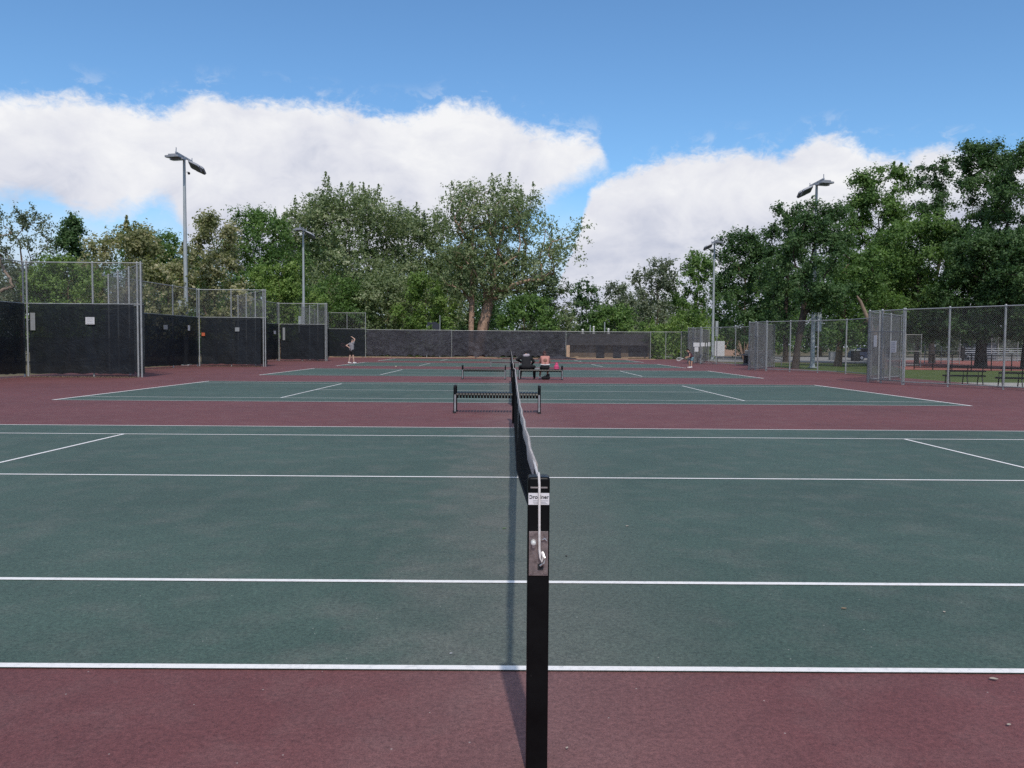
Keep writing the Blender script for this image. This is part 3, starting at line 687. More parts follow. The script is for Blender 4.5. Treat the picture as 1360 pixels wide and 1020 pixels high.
# curved street lamp
x, y = pole_at(938, 118); t = thing('street_lamp', 'small curved arm street lamp peeking out of the trees', 'street lamp', (x, y, 0))
mb = MB(); mb.path([(0, 0, 0), (0, 0, 5.0), (0, 0, 7.6), (0.25, 0, 8.5), (0.7, 0, 9.0), (1.2, 0, 9.15)], [0.1, 0.09, 0.08, 0.07, 0.06, 0.06], 8); mb.build('pole', M['polegrey'], t, True)
mb = MB(); mb.box((1.5, 0, 9.12), (0.7, 0.3, 0.14), bevel=0.04); mb.build('lamp_head', M['vent'], t)

# ------------------------------------------------------------------ benches
def bench(loc, label, L=1.86, mat='black', group='slatted steel benches between the courts', rz=0):
    t = thing('bench', label, 'bench', loc, rz, group)
    h = L/2
    for s in (-1, 1):
        mb = MB()
        x = s*h
        mb.path([(x, -0.26, 0.03), (x, -0.25, 0.40), (x, -0.24, 0.555), (x, -0.20, 0.585), (x, 0.20, 0.585), (x, 0.24, 0.555), (x, 0.25, 0.40), (x, 0.26, 0.03)], 0.026, 8)
        mb.tube((x, -0.24, 0.40), (x, 0.24, 0.40), 0.02, n=6)
        e = mb.build('end_frame', M[mat], t, True)
        mb = MB(); mb.box((x, 0, 0.598), (0.055, 0.42, 0.018), bevel=0.006); mb.build('armrest', M[mat], e)
        mb = MB()
        for y in (-0.26, 0.26): mb.tube((x, y, -0.002), (x, y, 0.03), 0.036, n=10)
        mb.build('foot', M['blackmatt'], e)
        mb = MB(); mb.tube((x-0.012*s, -0.274, 0.04), (x-0.012*s, -0.262, 0.41), 0.022, n=8); mb.build('leg_lit_strip', M['benchgrey'], e)  # light on the front leg painted as a grey tube
    n = 27; mb = MB()
    prof_ = [(-0.215, 0.335), (-0.240, 0.36), (-0.245, 0.40), (-0.232, 0.432), (-0.20, 0.445), (-0.1, 0.428), (0.1, 0.428), (0.20, 0.445), (0.232, 0.432), (0.245, 0.40), (0.240, 0.36)]
    for i in range(n):
        x = -h+0.065+(L-0.13)*i/(n-1); w_ = 0.024; rows = []
        for k_, (y_, z_) in enumerate(prof_):
            a_ = prof_[max(0, k_-1)]; b_ = prof_[min(len(prof_)-1, k_+1)]; tl = math.hypot(b_[0]-a_[0], b_[1]-a_[1]); ny_, nz_ = -(b_[1]-a_[1])/tl*0.004, (b_[0]-a_[0])/tl*0.004
            rows.append([mb.bm.verts.new(q_) for q_ in ((x-w_, y_-ny_, z_-nz_), (x+w_, y_-ny_, z_-nz_), (x+w_, y_+ny_, z_+nz_), (x-w_, y_+ny_, z_+nz_))])
        for a_, b_ in zip(rows[:-1], rows[1:]):
            for j_ in range(4): mb.bm.faces.new((a_[j_], a_[(j_+1) % 4], b_[(j_+1) % 4], b_[j_]))
        mb.bm.faces.new(rows[0]); mb.bm.faces.new(rows[-1][::-1])
    mb.build('slats', M[mat], t)
    mb = MB()
    for y in (-0.20, 0.20): mb.tube((-h, y, 0.41), (h, y, 0.41), 0.011, n=6)
    mb.build('seat_rail', M[mat], t)
    return t
bench((-0.36, 14.35, 0), 'large empty black slatted bench crossing behind the near net')
XB2L, XB2R = (XD(614, 35.6)+XD(672, 35.6))/2, (XD(690.5, 35.6)+XD(746, 35.6))/2
bench((XB2L, 31.85, 0), 'empty black bench left of the net between second and third court')
bench((XB2R, 31.75, 0), 'black bench with two people sitting on it right of the net')
bench((XD(671, 53), 49.3, 0), 'distant worn grey bench left of the net between third and fourth court', mat='benchdull')
bench((XD(681, 69.7), 66.0, 0), 'farthest black bench seen behind the net between fourth and fifth court')
# benches outside the right fence
def park_bench(loc, rz, label):
    t = thing('park_bench', label, 'bench', loc, rz, 'park benches outside the right fence')
    for x in (-0.62, -0.05, 0.62):
        mb = MB(); mb.path([(x, -0.30, 0.0), (x, -0.20, 0.40), (x, 0.16, 0.40), (x, 0.30, 0.0)], 0.022, 6); mb.path([(x, 0.16, 0.40), (x, 0.24, 0.86)], 0.02, 6); mb.path([(x, -0.2, 0.4), (x, -0.22, 0.62), (x, 0.2, 0.62)], 0.018, 6); mb.build('leg', M['black'], t, True)
    mb = MB()
    for i in range(5): mb.box((0, -0.20+0.09*i, 0.42), (1.5, 0.075, 0.06))
    mb.build('seat', M['black'], t)
    mb = MB()
    for i in range(2): mb.box((0, 0.20+0.025*i, 0.62+0.17*i), (1.5, 0.03, 0.07))
    mb.build('backrest', M['black'], t)
park_bench((XD(1281, 33.2), 29.4, -0.05), R(172), 'black metal park bench on the concrete path behind the right fence')
park_bench((XD(1354, 30.9), 27.1, -0.05), R(165), 'black metal park bench at the right picture edge behind the fence')

# ------------------------------------------------------------------ trees
def sample_tree(rng, H, Rw, cb, nclump, prof, irr, lean):
    pts = []; tries = 0; seed = rng.uniform(0, 100)
    while len(pts) < nclump and tries < nclump*60:
        tries += 1
        t = rng.random(); ang = rng.uniform(0, 2*math.pi)
        if prof == 'cone': rr = (1-t)**0.75*0.95+0.08
        elif prof == 'vase': rr = (0.35+0.75*math.sin(math.pi*min(1, t*0.80+0.1)))*(1 if t < 0.85 else 0.8)
        else: rr = math.sin(math.pi*(0.12+0.80*t**0.9))**0.6
        lob = 1+irr*(mnoise.noise(Vector((math.cos(ang)*1.3+seed, math.sin(ang)*1.3, t*2.6)))*1.6)
        rho = rng.random()**0.42*rr*lob*Rw
        z = cb+(H-cb)*t
        p = Vector((math.cos(ang)*rho + lean*t, math.sin(ang)*rho*0.85, z))
        if any((p-q).length < Rw*0.10 for q in pts): continue
        pts.append(p)
    return pts
def tree(name, label, px, d, top, wpx, kind, cb=0.25, prof='round', dens=1.0, leaf=None, trunk=None, bark='bark', irr=0.35, lean=0.0, base_px=None, group=None, seed=0, stems=1, clump=None, rcf=0.155, spikes=0.12, foot=0.0):
    rng = random.Random(seed*977+int(px*13)+int(d)); nr = np.random.default_rng(seed*31+int(px*7)+int(d))
    Y = d-3.7566; X = XD(px, d); H = P(px, top, Y).z; Rw = wpx*d/F_PX/2; cbz = H*cb
    bxx = XD(base_px, d)-X if base_px else 0.0
    t = thing(name, label, 'tree' if 'shrub' not in name else 'shrub', (X+bxx, Y, foot-0.06), rng.uniform(-0.2, 0.2)*0, group)
    nclump = clump or int(min(210, max(34, 20+Rw*(H-cbz)*1.5)))
    pts = sample_tree(rng, max(H*0.8, H-Rw*rcf*0.9), Rw*0.95, cbz, nclump, prof, irr, lean)
    pts = [p - Vector((bxx, 0, 0)) for p in pts]
    # skeleton
    tr = trunk or 0.0125*H
    nodes = []; par = []; 
    tt = 0.72 if prof != 'vase' else 0.45
    for s in range(stems):
        dx = (s-(stems-1)/2)*tr*1.35 if stems > 1 else 0
        prev = -1
        for i in range(8):
            f = i/7
            nodes.append(Vector((dx*(1+f*3.2) + (lean*0.6-bxx)*f*tt + mnoise.noise(Vector((f*2.0, seed+s*5, px)))*H*0.022*f*2, mnoise.noise(Vector((f*2.0, seed+7, px+s)))*H*0.02*f*2, f*H*tt)))
            par.append(prev); prev = len(nodes)-1
    for p in sorted(pts, key=lambda q: (q.x**2+q.y**2)**0.5*0.6+q.z*0.6):
        best, bi = 1e9, 0
        for i, q in enumerate(nodes):
            dz = p.z-q.z; dd = (p-q).length + (2.2*max(0, 0.25*(p-q).length-dz)) + (1.0 if i < 2 else 0)
            if dd < best: best, bi = dd, i
        q = nodes[bi]; mid = (p+q)/2 + Vector((rng.uniform(-.1, .1), rng.uniform(-.1, .1), rng.uniform(-0.02, 0.12)))*(p-q).length
        nodes.append(mid); par.append(bi); nodes.append(p); par.append(len(nodes)-2)
    cnt = [0.25]*len(nodes)
    for i in range(len(nodes)-1, -1, -1):
        if par[i] >= 0: cnt[par[i]] += cnt[i]
    mx = max(cnt); rad = [max(0.018, tr*(c/mx)**0.60) for c in cnt]
    for s in range(stems): rad[s*8] *= 1.35
    V = []; Fc = []
    for i, pi in enumerate(par):
        if pi < 0: continue
        a, b = nodes[pi], nodes[i]; ra = min(rad[pi], rad[i]*1.5) if i >= 8*stems else rad[pi]; rb = rad[i]; dv = b-a
        if dv.length < 1e-4: continue
        q = dv.to_track_quat('Z', 'Y').to_matrix(); k = 9 if rb > 0.12 else 5; n0 = len(V)
        a2 = a-dv.normalized()*ra*0.4
        for pnt, r in ((a2, ra), (b, rb)):
            for j in range(k): 
                w = 1+0.12*math.sin(j*2.4+i)
                V.append(tuple(pnt+q @ Vector((math.cos(2*math.pi*j/k)*r*w, math.sin(2*math.pi*j/k)*r*w, 0))))
        for j in range(k): Fc.append((n0+j, n0+(j+1) % k, n0+k+(j+1) % k, n0+k+j))
    link_mesh('trunk', np_mesh('trunk', V, Fc), M[bark], t, True)
    # leaves
    lf = (leaf*0.85 if leaf else max(0.13, 0.0025*d))
    area = 2*Rw*(H-cbz)*0.72; rcs = [Rw*rcf*rng.uniform(0.7, 1.35)+0.25 for p in pts]; sum2 = sum(r*r for r in rcs)
    ntot = dens*2.5*area/(0.21*lf*lf)
    P_, O_, T_ = [], [], []
    for p, rc in zip(pts, rcs):
        n = int(ntot*rc*rc/sum2)+6
        tw = max(4, n//9); dirs = nr.normal(size=(tw, 3)); dirs /= np.linalg.norm(dirs, axis=1)[:, None]
        rad_ = rc*nr.random(tw)**0.5
        cen = dirs*rad_[:, None]*np.array((1.1, 1.1, 0.85)); idx = nr.integers(0, tw, n); tl = nr.random(n)[:, None]
        pos = cen[idx] + dirs[idx]*(tl-0.5)*lf*4.2 + nr.normal(0, lf*0.55, (n, 3)) + np.array(p)
        pos[:, 2] -= 0.12*(pos[:, 0]-p.x)**2/rc
        O_.append((pos-np.array(p))/rc); P_.append(pos); tc_ = nr.normal(rng.uniform(0.28, 0.72), 0.14, tw); T_.append(np.clip(tc_[idx]+nr.normal(0, 0.10, n), 0, 1))
        if rng.random() < spikes:      # upright shoot
            k = int(n*0.25); hgt = rc*rng.uniform(0.6, 1.15); f = nr.random(k)
            sp = np.array(p)+np.stack([nr.normal(0, 0.22*rc*0.6, k)*(1.1-f), nr.normal(0, 0.22*rc*0.6, k)*(1.1-f), f*hgt+rc*0.3], 1)
            P_.append(sp); O_.append(nr.normal(0, 0.6, (k, 3))); T_.append(np.clip(nr.normal(0.5, 0.18, k), 0, 1))
    pos = np.concatenate(P_); tint = np.concatenate(T_); n = len(pos)
    pos[:, 2] = np.maximum(pos[:, 2], 0.1)
    nrm = nr.normal(size=(n, 3))*0.62 + np.concatenate(O_)*0.65 + np.array((0, -0.20, 0.50)); nrm /= np.linalg.norm(nrm, axis=1)[:, None]
    up = nr.normal(size=(n, 3)); u = np.cross(nrm, up); u /= np.linalg.norm(u, axis=1)[:, None]; v = np.cross(nrm, u)
    sz = lf*nr.uniform(0.6, 1.3, n)[:, None]
    quad = np.stack([pos-u*sz*0.62, pos-v*sz*0.36+nrm*sz*0.08, pos+u*sz*0.62, pos+v*sz*0.36+nrm*sz*0.08], 1).reshape(-1, 3)
    me = np_mesh('crown', quad, np.arange(4*n, dtype=np.int32).reshape(-1, 4))
    at = me.attributes.new('tint', 'FLOAT', 'FACE'); at.data.foreach_set('value', tint.astype(np.float32))
    link_mesh('crown', me, LEAF[kind], t)
    return n
NL = 0
GT = 'trees beyond the courts'
def T(*a, **k):
    global NL
    k.setdefault('group', GT); NL += tree(*a, **k)
# left side
T('half_dead_tree', 'half bare dark tree with dead limbs at the left picture edge', 30, 56, 272, 100, 'grey', 0.30, 'round', 0.55, seed=1, irr=0.5, bark='bark', clump=60, rcf=0.13)
T('bare_tree', 'leafless grey branches at the extreme left picture edge', -4, 52, 272, 60, 'grey', 0.3, 'vase', 0.06, seed=2, clump=30, bark='deadwood', spikes=0)
T('conical_tree', 'dark green pointed tree above the first left wing fence', 97, 66, 284, 84, 'dark', 0.05, 'cone', 1.5, seed=3)
T('leafy_tree', 'fresh green bushy tree low behind the first left wing', 92, 54, 334, 110, 'bright', 0.1, 'round', 1.1, seed=4)
T('seeding_tree', 'broad olive tree with tan seed clusters left of the pole', 168, 60, 288, 130, 'tan', 0.12, 'round', 1.15, seed=5, leaf=0.22)
T('seeding_tree', 'narrow tan seeding tree directly beside the tall light pole', 224, 55, 314, 84, 'tan', 0.1, 'round', 1.0, seed=6, leaf=0.22)
T('seeding_tree', 'tall tan seeding tree right of the tall light pole', 286, 62, 278, 92, 'tan', 0.1, 'round', 1.15, seed=7, leaf=0.22)
T('leafy_tree', 'green tree behind the olive seeding crowns at left', 205, 92, 302, 120, 'green', 0.1, 'round', 1.2, seed=8)
T('leafy_tree', 'low grey green thicket tree at the far left behind the screen', 20, 60, 350, 110, 'grey', 0.1, 'round', 0.9, seed=9)
T('leafy_tree', 'mid green tall tree behind the second left wing', 345, 92, 268, 130, 'green', 0.12, 'round', 1.1, seed=10)
T('leafy_tree', 'bright green small tree just beyond the second left light pole', 372, 88, 345, 96, 'bright', 0.1, 'round', 1.0, seed=11)
T('cottonwood_tree', 'huge broad cottonwood left of the center with spiky top', 462, 116, 246, 204, 'cotton', 0.15, 'round', 1.25, seed=12, irr=0.3, spikes=0.35)
T('cottonwood_tree', 'smaller cottonwood tucked between the two biggest cottonwoods', 556, 124, 274, 130, 'cotton', 0.15, 'round', 1.15, seed=13, spikes=0.3)
T('cottonwood_tree', 'biggest center cottonwood with thick pale forked trunk showing', 655, 103, 238, 196, 'cotton', 0.37, 'round', 0.98, seed=14, trunk=0.66, bark='barkpale', irr=0.55, base_px=630, stems=2, spikes=0.2)
T('leafy_tree', 'green undergrowth tree left behind the back fence corner', 440, 104, 360, 120, 'green', 0.03, 'round', 1.1, seed=15)
T('leafy_tree', 'greyish undergrowth tree in front of the broad left cottonwood', 515, 106, 352, 110, 'cotton', 0.05, 'round', 1.0, seed=16)
T('leafy_tree', 'bright green young tree left of the pale forked trunk', 566, 101, 362, 78, 'bright', 0.05, 'round', 1.1, seed=17)
T('round_shrub', 'dense round green shrub right of the pale forked trunk', 696, 97, 388, 92, 'green', 0.02, 'round', 1.3, seed=18)
T('leafy_tree', 'dull green tree under the right half of the biggest cottonwood', 727, 104, 362, 76, 'cotton', 0.05, 'round', 1.0, seed=19)
T('conical_tree', 'dark green pointed tree right of the biggest cottonwood', 778, 134, 370, 52, 'dark', 0.05, 'round', 1.2, seed=20)
T('leafy_tree', 'pale hazy tree low behind the roof vents', 822, 150, 374, 66, 'grey', 0.05, 'round', 1.1, seed=21)
T('airy_tree', 'dark airy tree with sky showing through, center right', 872, 122, 341, 74, 'grey', 0.15, 'round', 0.75, seed=22, irr=0.5, spikes=0.35)
T('leafy_tree', 'olive green tree left of the far right light pole', 925, 126, 330, 72, 'green', 0.05, 'round', 1.0, seed=23)
T('low_shrub', 'spreading yellow green shrub behind the right end of back fence', 905, 100, 412, 112, 'bright', 0.02, 'round', 1.2, seed=24)
T('low_shrub', 'dull green shrub behind the restroom roof vents', 818, 108, 404, 90, 'green', 0.02, 'round', 1.2, seed=25)
T('leafy_tree', 'rounded dark tree just right of the far right pole', 988, 102, 301, 100, 'dark', 0.08, 'round', 1.3, seed=26)
T('leafy_tree', 'dark lobed tree left of the right light fixture', 1040, 84, 268, 70, 'dark', 0.18, 'round', 1.2, seed=27, base_px=1044, trunk=0.24, bark='barkdark')
T('leafy_tree', 'dark tree behind the right light pole with thick pale trunk', 1086, 56.0, 264, 100, 'dark', 0.36, 'round', 1.5, seed=28, base_px=1056, trunk=0.22, bark='barkdark')
T('leafy_tree', 'bright green low limbs tree right of the right light pole', 1130, 66, 318, 120, 'green', 0.2, 'round', 1.2, seed=29, base_px=1113, trunk=0.26)
T('leafy_tree', 'tall two headed tree right of the right light fixture', 1162, 76, 213, 108, 'green', 0.2, 'round', 1.6, seed=30, irr=0.36, bark='barkdark')
T('airy_tree', 'tall slim airy tree between the two tallest right trees', 1238, 82, 208, 72, 'dark', 0.25, 'round', 1.0, seed=31, irr=0.4, bark='barkdark')
T('leafy_tree', 'tallest dark tree of the right grove', 1300, 70, 186, 104, 'dark', 0.2, 'round', 1.6, seed=32, bark='barkdark')
T('leafy_tree', 'dark tall tree cut by the right picture edge', 1362, 64, 182, 112, 'dark', 0.2, 'round', 1.6, seed=33, bark='barkdark')
T('leafy_tree', 'green middle tree filling under the tall right grove', 1218, 70, 285, 150, 'green', 0.2, 'round', 1.5, seed=34, bark='barkdark')
T('leafy_tree', 'dark spreading tree at far right with low hanging boughs', 1305, 64, 300, 140, 'dark', 0.2, 'round', 1.5, seed=35, trunk=0.3, bark='barkdark')
T('leafy_tree', 'dark low boughs tree at the right edge over the bleachers', 1374, 60, 300, 116, 'dark', 0.25, 'round', 1.25, seed=36, bark='barkdark')
T('leafy_tree', 'shaded filler tree behind the two trunks at right', 1010, 112, 356, 110, 'green', 0.06, 'round', 1.1, seed=37)
T('leafy_tree', 'deep green distant tree seen between right trunks', 1090, 128, 340, 130, 'dark', 0.12, 'round', 1.1, seed=38)
T('leafy_tree', 'deep green distant tree above the nearest right gate', 1180, 132, 330, 130, 'dark', 0.12, 'round', 1.1, seed=39)
T('leafy_tree', 'grey green distant tree behind the red court', 1255, 140, 390, 110, 'grey', 0.08, 'round', 1.1, seed=40)
T('leafy_tree', 'grey green distant tree beyond the bleachers', 1335, 145, 380, 110, 'grey', 0.08, 'round', 1.1, seed=41)
T('leafy_tree', 'dark distant tree filling the gap behind the back fence', 620, 150, 330, 150, 'dark', 0.02, 'round', 1.1, seed=42)
T('leafy_tree', 'dark distant tree behind the broad left cottonwood', 420, 150, 310, 150, 'dark', 0.02, 'round', 1.1, seed=43)
T('leafy_tree', 'dark distant tree behind the seeding trees at left', 250, 110, 330, 160, 'dark', 0.02, 'round', 1.1, seed=44)
T('leafy_tree', 'dark distant tree behind the leftmost screen', 110, 110, 345, 170, 'dark', 0.02, 'round', 1.1, seed=45)
T('leafy_tree', 'grey distant tree behind the dark airy tree', 870, 170, 388, 150, 'grey', 0.02, 'round', 1.2, seed=46)

nr = np.random.default_rng(77); n = 60000
x = nr.uniform(-190, 210, n); hgt = np.array([7.5+4.5*mnoise.noise(Vector((v*0.05, 1.7, 0)))+2.5*mnoise.noise(Vector((v*0.21, 4.7, 0))) for v in x]); zc = hgt*nr.random(n)**0.7; yc = 196+nr.normal(0, 4, n)
nm = nr.normal(size=(n, 3))+np.array((0, -0.2, 0.35)); nm /= np.linalg.norm(nm, axis=1)[:, None]; u = np.cross(nm, nr.normal(size=(n, 3))); u /= np.linalg.norm(u, axis=1)[:, None]; v = np.cross(nm, u); ps = np.stack([x, yc, zc], 1); sz = nr.uniform(0.4, 0.8, n)[:, None]
me = np_mesh('far_woodland', np.stack([ps-u*sz*.6, ps-v*sz*.4, ps+u*sz*.6, ps+v*sz*.4], 1).reshape(-1, 3), np.arange(4*n, dtype=np.int32).reshape(-1, 4))
at = me.attributes.new('tint', 'FLOAT', 'FACE'); at.data.foreach_set('value', np.clip(nr.normal(0.45, 0.2, n), 0, 1).astype(np.float32))
tag(link_mesh('far_woodland', me, LEAF['dark']), 'far dark woodland closing the view behind the park trees', 'woodland', kind='stuff')

# ------------------------------------------------------------------ building and things beyond the back fence
def yd(d): return d-3.7566
t = thing('restroom_building', 'low tan building with dark flat roof behind the sheer screen', 'building', (0, 0, 0))
d = 97.5; Y = yd(d); x0, x1 = XD(757, d), XD(862, d); zr = P(800, 443.5, Y).z; ze = P(800, 458.5, Y).z
mb = MB(); mb.box(((x0+x1)/2, Y+2.6, ze/2), (x1-x0, 5.0, ze)); wl = mb.build('wall', M['stucco'], t)
mb = MB(); c = (x0+x1)/2; o = [(x0-0.5, Y-0.7), (x1+0.5, Y-0.7), (x1+0.5, Y+5.6), (x0-0.5, Y+5.6)]
a = [mb.bm.verts.new((x, y, ze+0.003)) for x, y in o]; b = [mb.bm.verts.new((x+(c-x)*0.12, y+(Y+2.4-y)*0.45, zr)) for x, y in o]
mb.bm.faces.new(a[::-1]); mb.bm.faces.new(b)
for i in range(4): mb.bm.faces.new((a[i], a[(i+1) % 4], b[(i+1) % 4], b[i]))
rf = mb.build('roof', M['roofdark'], t)
for px0, px1 in ((792, 803), (814.5, 825)):
    mb = MB(); q0, q1 = XD(px0, d), XD(px1, d); mb.box(((q0+q1)/2, Y+0.08, 0.95), (q1-q0, 0.06, 1.9)); dd = mb.build('door', M['darkdoor'], t)
    mb = MB(); mb.ball(((q1-0.12), Y+0.02, 0.95), 0.04, 8); mb.build('handle', M['zinc'], dd)
mb = MB(); q0, q1 = XD(835, d), XD(860, d); mb.box(((q0+q1)/2, Y+0.07, 1.0), (q1-q0, 0.05, 1.5)); mb.build('louvre_panel', M['darkdoor'], t)
for px, h, r in ((775.5, 436.5, 0.16), (790.5, 432.5, 0.13), (810.5, 435.5, 0.15)):
    q = XD(px, d); z1 = P(px, h, Y).z
    mb = MB(); mb.tube((q, Y+2, zr-0.1), (q, Y+2, zr+0.22), r*1.9, r*1.2, 10).tube((q, Y+2, zr+0.2), (q, Y+2, z1-0.15), r*0.75, n=8).tube((q, Y+2, z1-0.15), (q, Y+2, z1), r*1.2, r*0.5, 10); mb.build('vent', M['vent'], rf, True)
for px, h in ((786.3, 431), (806, 427)):
    q = XD(px, d); mb = MB(); mb.tube((q, Y+2.5, zr-0.1), (q, Y+2.5, P(px, h, Y).z), 0.07, n=8); mb.build('pipe', M['polegrey'], rf, True)
# board on posts above the back fence
d = 99; Y = yd(d); t = thing('dark_board', 'dark navy board on two posts rising behind the back fence', 'board', (XD(575.5, d), Y, 0))
zt, zb_ = P(575, 427.5, Y).z, P(575, 441, Y).z; w = (583.5-567.5)*d/F_PX
mb = MB(); mb.prism([(-w/2, zb_), (w/2, zb_), (w/2, zt-0.25), (w*0.15, zt), (-w/2, zt-0.05)], -0.03, 0.03, Matrix.Rotation(R(90), 4, 'X')); mb.build('panel', M['navy'], t)
for s in (-1, 1): mb = MB(); mb.tube((s*(w/2+0.06), 0, -0.05), (s*(w/2+0.06), 0, zt+(0.8 if s > 0 else -0.4)), 0.05, n=8); mb.build('post', M['polegrey'], t, True)
# tan board strapped to a back fence post
d = 89.6; Y = yd(d); q = P(754.5, 458.5, Y); t = thing('wooden_post', 'short tan plank standing against a back fence post', 'plank', (q.x, Y, 0))
mb = MB(); mb.box((0, 0, q.z/2), (0.36, 0.08, q.z), bevel=0.01); mb.build('plank', M['wood'], t); mb = MB(); mb.box((0.03, -0.05, q.z*0.6), (0.03, 0.02, q.z*0.7)); mb.build('batten', M['barkpale'], t)
# sagging heap of screen / branches at the fence foot
t = thing('torn_screen', 'loose heap of torn screen fabric at the foot of the back fence', 'fabric', (XD(740, 89), yd(88.7), 0))
V = []; Fc = []
for i in range(26):
    for j in range(8):
        x = (i/25-0.5)*4.2; a = j/7
        V.append((x, -0.5+a*0.9, max(0.01, (0.42*math.sin(math.pi*a)*(1-abs(x)/2.4)+0.10*mnoise.noise(Vector((x*1.7, a*3, 4)))))))
for i in range(25):
    for j in range(7): Fc.append((i*8+j, i*8+8+j, i*8+9+j, i*8+j+1))
link_mesh('torn_fabric', np_mesh('fabric', V, Fc), M['screenback'], t, True)

# ------------------------------------------------------------------ right background
def low_fence(x0, y0, x1, y1, label, n):
    fence(label, (x0, y0), (x1, y1), 1.05, [i/n for i in range(n+1)], (1.02, 0.1), None, pmat='black', name='low_fence', pr=0.035, wr=0.0018, group='fences round the red court')
low_fence(XD(1215, 58), yd(58), XD(1400, 54), yd(54), 'low black fence along the near edge of the red court', 7)
def backstop(pxs, d, top, label):
    x0, x1 = XD(pxs[0], d), XD(pxs[-1], d); h = P(pxs[0], top, yd(d)).z
    fence(label, (x0, yd(d)), (x1, yd(d)), h, [(XD(p, d)-x0)/(x1-x0) for p in pxs], (h-0.03, 1.2, 0.1), None, name='backstop_fence', group='fences round the red court', wr=0.0025)
backstop((1228.5, 1250.5, 1275), 78, 435.5, 'pale tall chain link backstop on the red court')
backstop((1317, 1326, 1352), 92, 444, 'pale fence with two close posts behind the bleachers')
backstop((1203, 1223.5), 66, 444, 'short grey fence piece beyond the nearest right gate')
# bleachers
d = 99; t = thing('bleachers', 'low aluminium bleachers of five rows beside the red court', 'bleachers', (XD(1325, d), yd(d), 0))
for i in range(5):
    mb = MB(); z = 0.42+i*0.26; y = -1.2+i*0.6
    mb.box((0, y, z), (8.4, 0.26, 0.05)); mb.build('seat_plank', M['alu'], t)
    mb = MB(); mb.box((0, y-0.28, z-0.24), (8.4, 0.22, 0.04)); mb.build('foot_plank', M['alu'], t)
for x in (-4.0, -2, 0, 2, 4.0):
    mb = MB(); mb.tube((x, -1.3, 0.02), (x, 1.3, 0.02), 0.03, n=6).tube((x, -1.3, 0.40), (x, 1.3, 1.44), 0.03, n=6)
    for i in range(5): mb.tube((x, -1.2+i*0.6, 0.02), (x, -1.2+i*0.6, 0.40+i*0.26), 0.025, n=6)
    mb.build('frame', M['polegrey'], t)
d = 96; t = thing('trash_can', 'tall black litter bin at the left end of the bleachers', 'bin', (XD(1278, d), yd(d), 0))
mb = MB(); mb.tube((0, 0, 0.3), (0, 0, 1.55), 0.30, 0.36, 14); mb.build('body', M['blackmatt'], t, True); mb = MB(); mb.tube((0, 0, 1.5), (0, 0, 1.72), 0.42, 0.34, 14).tube((0.1, 0, -0.05), (0.1, 0, 0.35), 0.10, n=8); mb.build('lid', M['black'], t, True)
d = 104; t = thing('dark_shed', 'low dark blue box shed behind the bleachers', 'shed', (XD(1301, d), yd(d), 0))
w = 33*d/F_PX; h = P(1296, 455.5, yd(d)).z
mb = MB(); mb.box((0, 0, h/2), (w, 2.0, h), bevel=0.03); b0 = mb.build('wall', M['navy'], t); mb = MB(); mb.prism([(-w/2-0.1, h), (w/2+0.1, h-0.25), (w/2+0.1, h-0.12), (-w/2-0.1, h+0.1)], -1.1, 1.1, Matrix.Rotation(R(90), 4, 'X')); mb.build('roof', M['cardark'], t)
# dead forked stump leaning above the fence
d = 58; q0 = P(1153, 425, yd(d)); t = thing('dead_limb', 'bare broken leaning trunk left of the nearest right gate', 'dead tree', (q0.x+0.4, yd(d), -0.06))
qa = P(1138, 393, yd(d))-Vector(t.location)
mb = MB(); mb.path([(0.9, 0, 0), (0.6, 0.05, 1.2), (0.15, -0.05, 2.3), (qa.x*0.5, 0.05, qa.z*0.78), (qa.x*0.8, 0, qa.z*0.93), (qa.x, 0, qa.z)], [0.24, 0.19, 0.16, 0.13, 0.11, 0.05], 9); tr0 = mb.build('trunk', M['deadwood'], t, True)
mb = MB(); mb.path([(0.1, 0, 2.2), (0.5, 0.1, 3.2), (0.75, 0.1, 4.2)], [0.13, 0.1, 0.06], 7); mb.build('limb', M['deadwood'], t, True)
# reddish bare shrub
d = 80; t = thing('bare_shrub', 'reddish bare twiggy shrub beyond the right fence', 'shrub', (XD(988, d), yd(d), -0.06))
mb = MB(); rg = random.Random(5)
for i in range(26):
    a = rg.uniform(0, 6.28); r = rg.uniform(0.3, 1.2); h = rg.uniform(1.3, 2.4)
    mb.path([(0, 0, 0.0), (math.cos(a)*r*0.25, math.sin(a)*r*0.2, h*0.4), (math.cos(a)*r*0.65, math.sin(a)*r*0.5, h*0.75), (math.cos(a)*r, math.sin(a)*r*0.8, h)], [0.03, 0.025, 0.018, 0.008], 5)
mb.build('twigs', M['barkpale'], t)
# grey utility trailer with wheel arch
d = 66.5; t = thing('utility_trailer', 'grey utility trailer with round wheel arch parked behind the right fence', 'trailer', (XD(1008, d), yd(d), -0.05), R(4))
mb = MB(); mb.box((-0.25, 0, 0.86), (2.3, 1.3, 0.10), bevel=0.01); mb.box((-0.25, -0.66, 1.06), (2.3, 0.05, 0.3)); bd = mb.build('bed', M['trailer'], t)
mb = MB(); mb.box((-0.25, -0.68, 1.24), (2.3, 0.06, 0.05)); mb.box((-0.9, -0.68, 1.5), (0.05, 0.05, 0.5)); mb.build('rail', M['alu'], t)
mb = MB(); arc = [(0.62*math.cos(a), 0.62*math.sin(a)) for a in [math.pi*i/14 for i in range(15)]]; arc2 = [(0.54*math.cos(a), 0.54*math.sin(a)) for a in [math.pi*(14-i)/14 for i in range(15)]]
mb.prism(arc+arc2, -0.2, 0.2, Matrix.Translation((0, -0.78, 0.36)) @ Matrix.Rotation(R(90), 4, 'X')); mb.build('fender', M['trailer'], t)
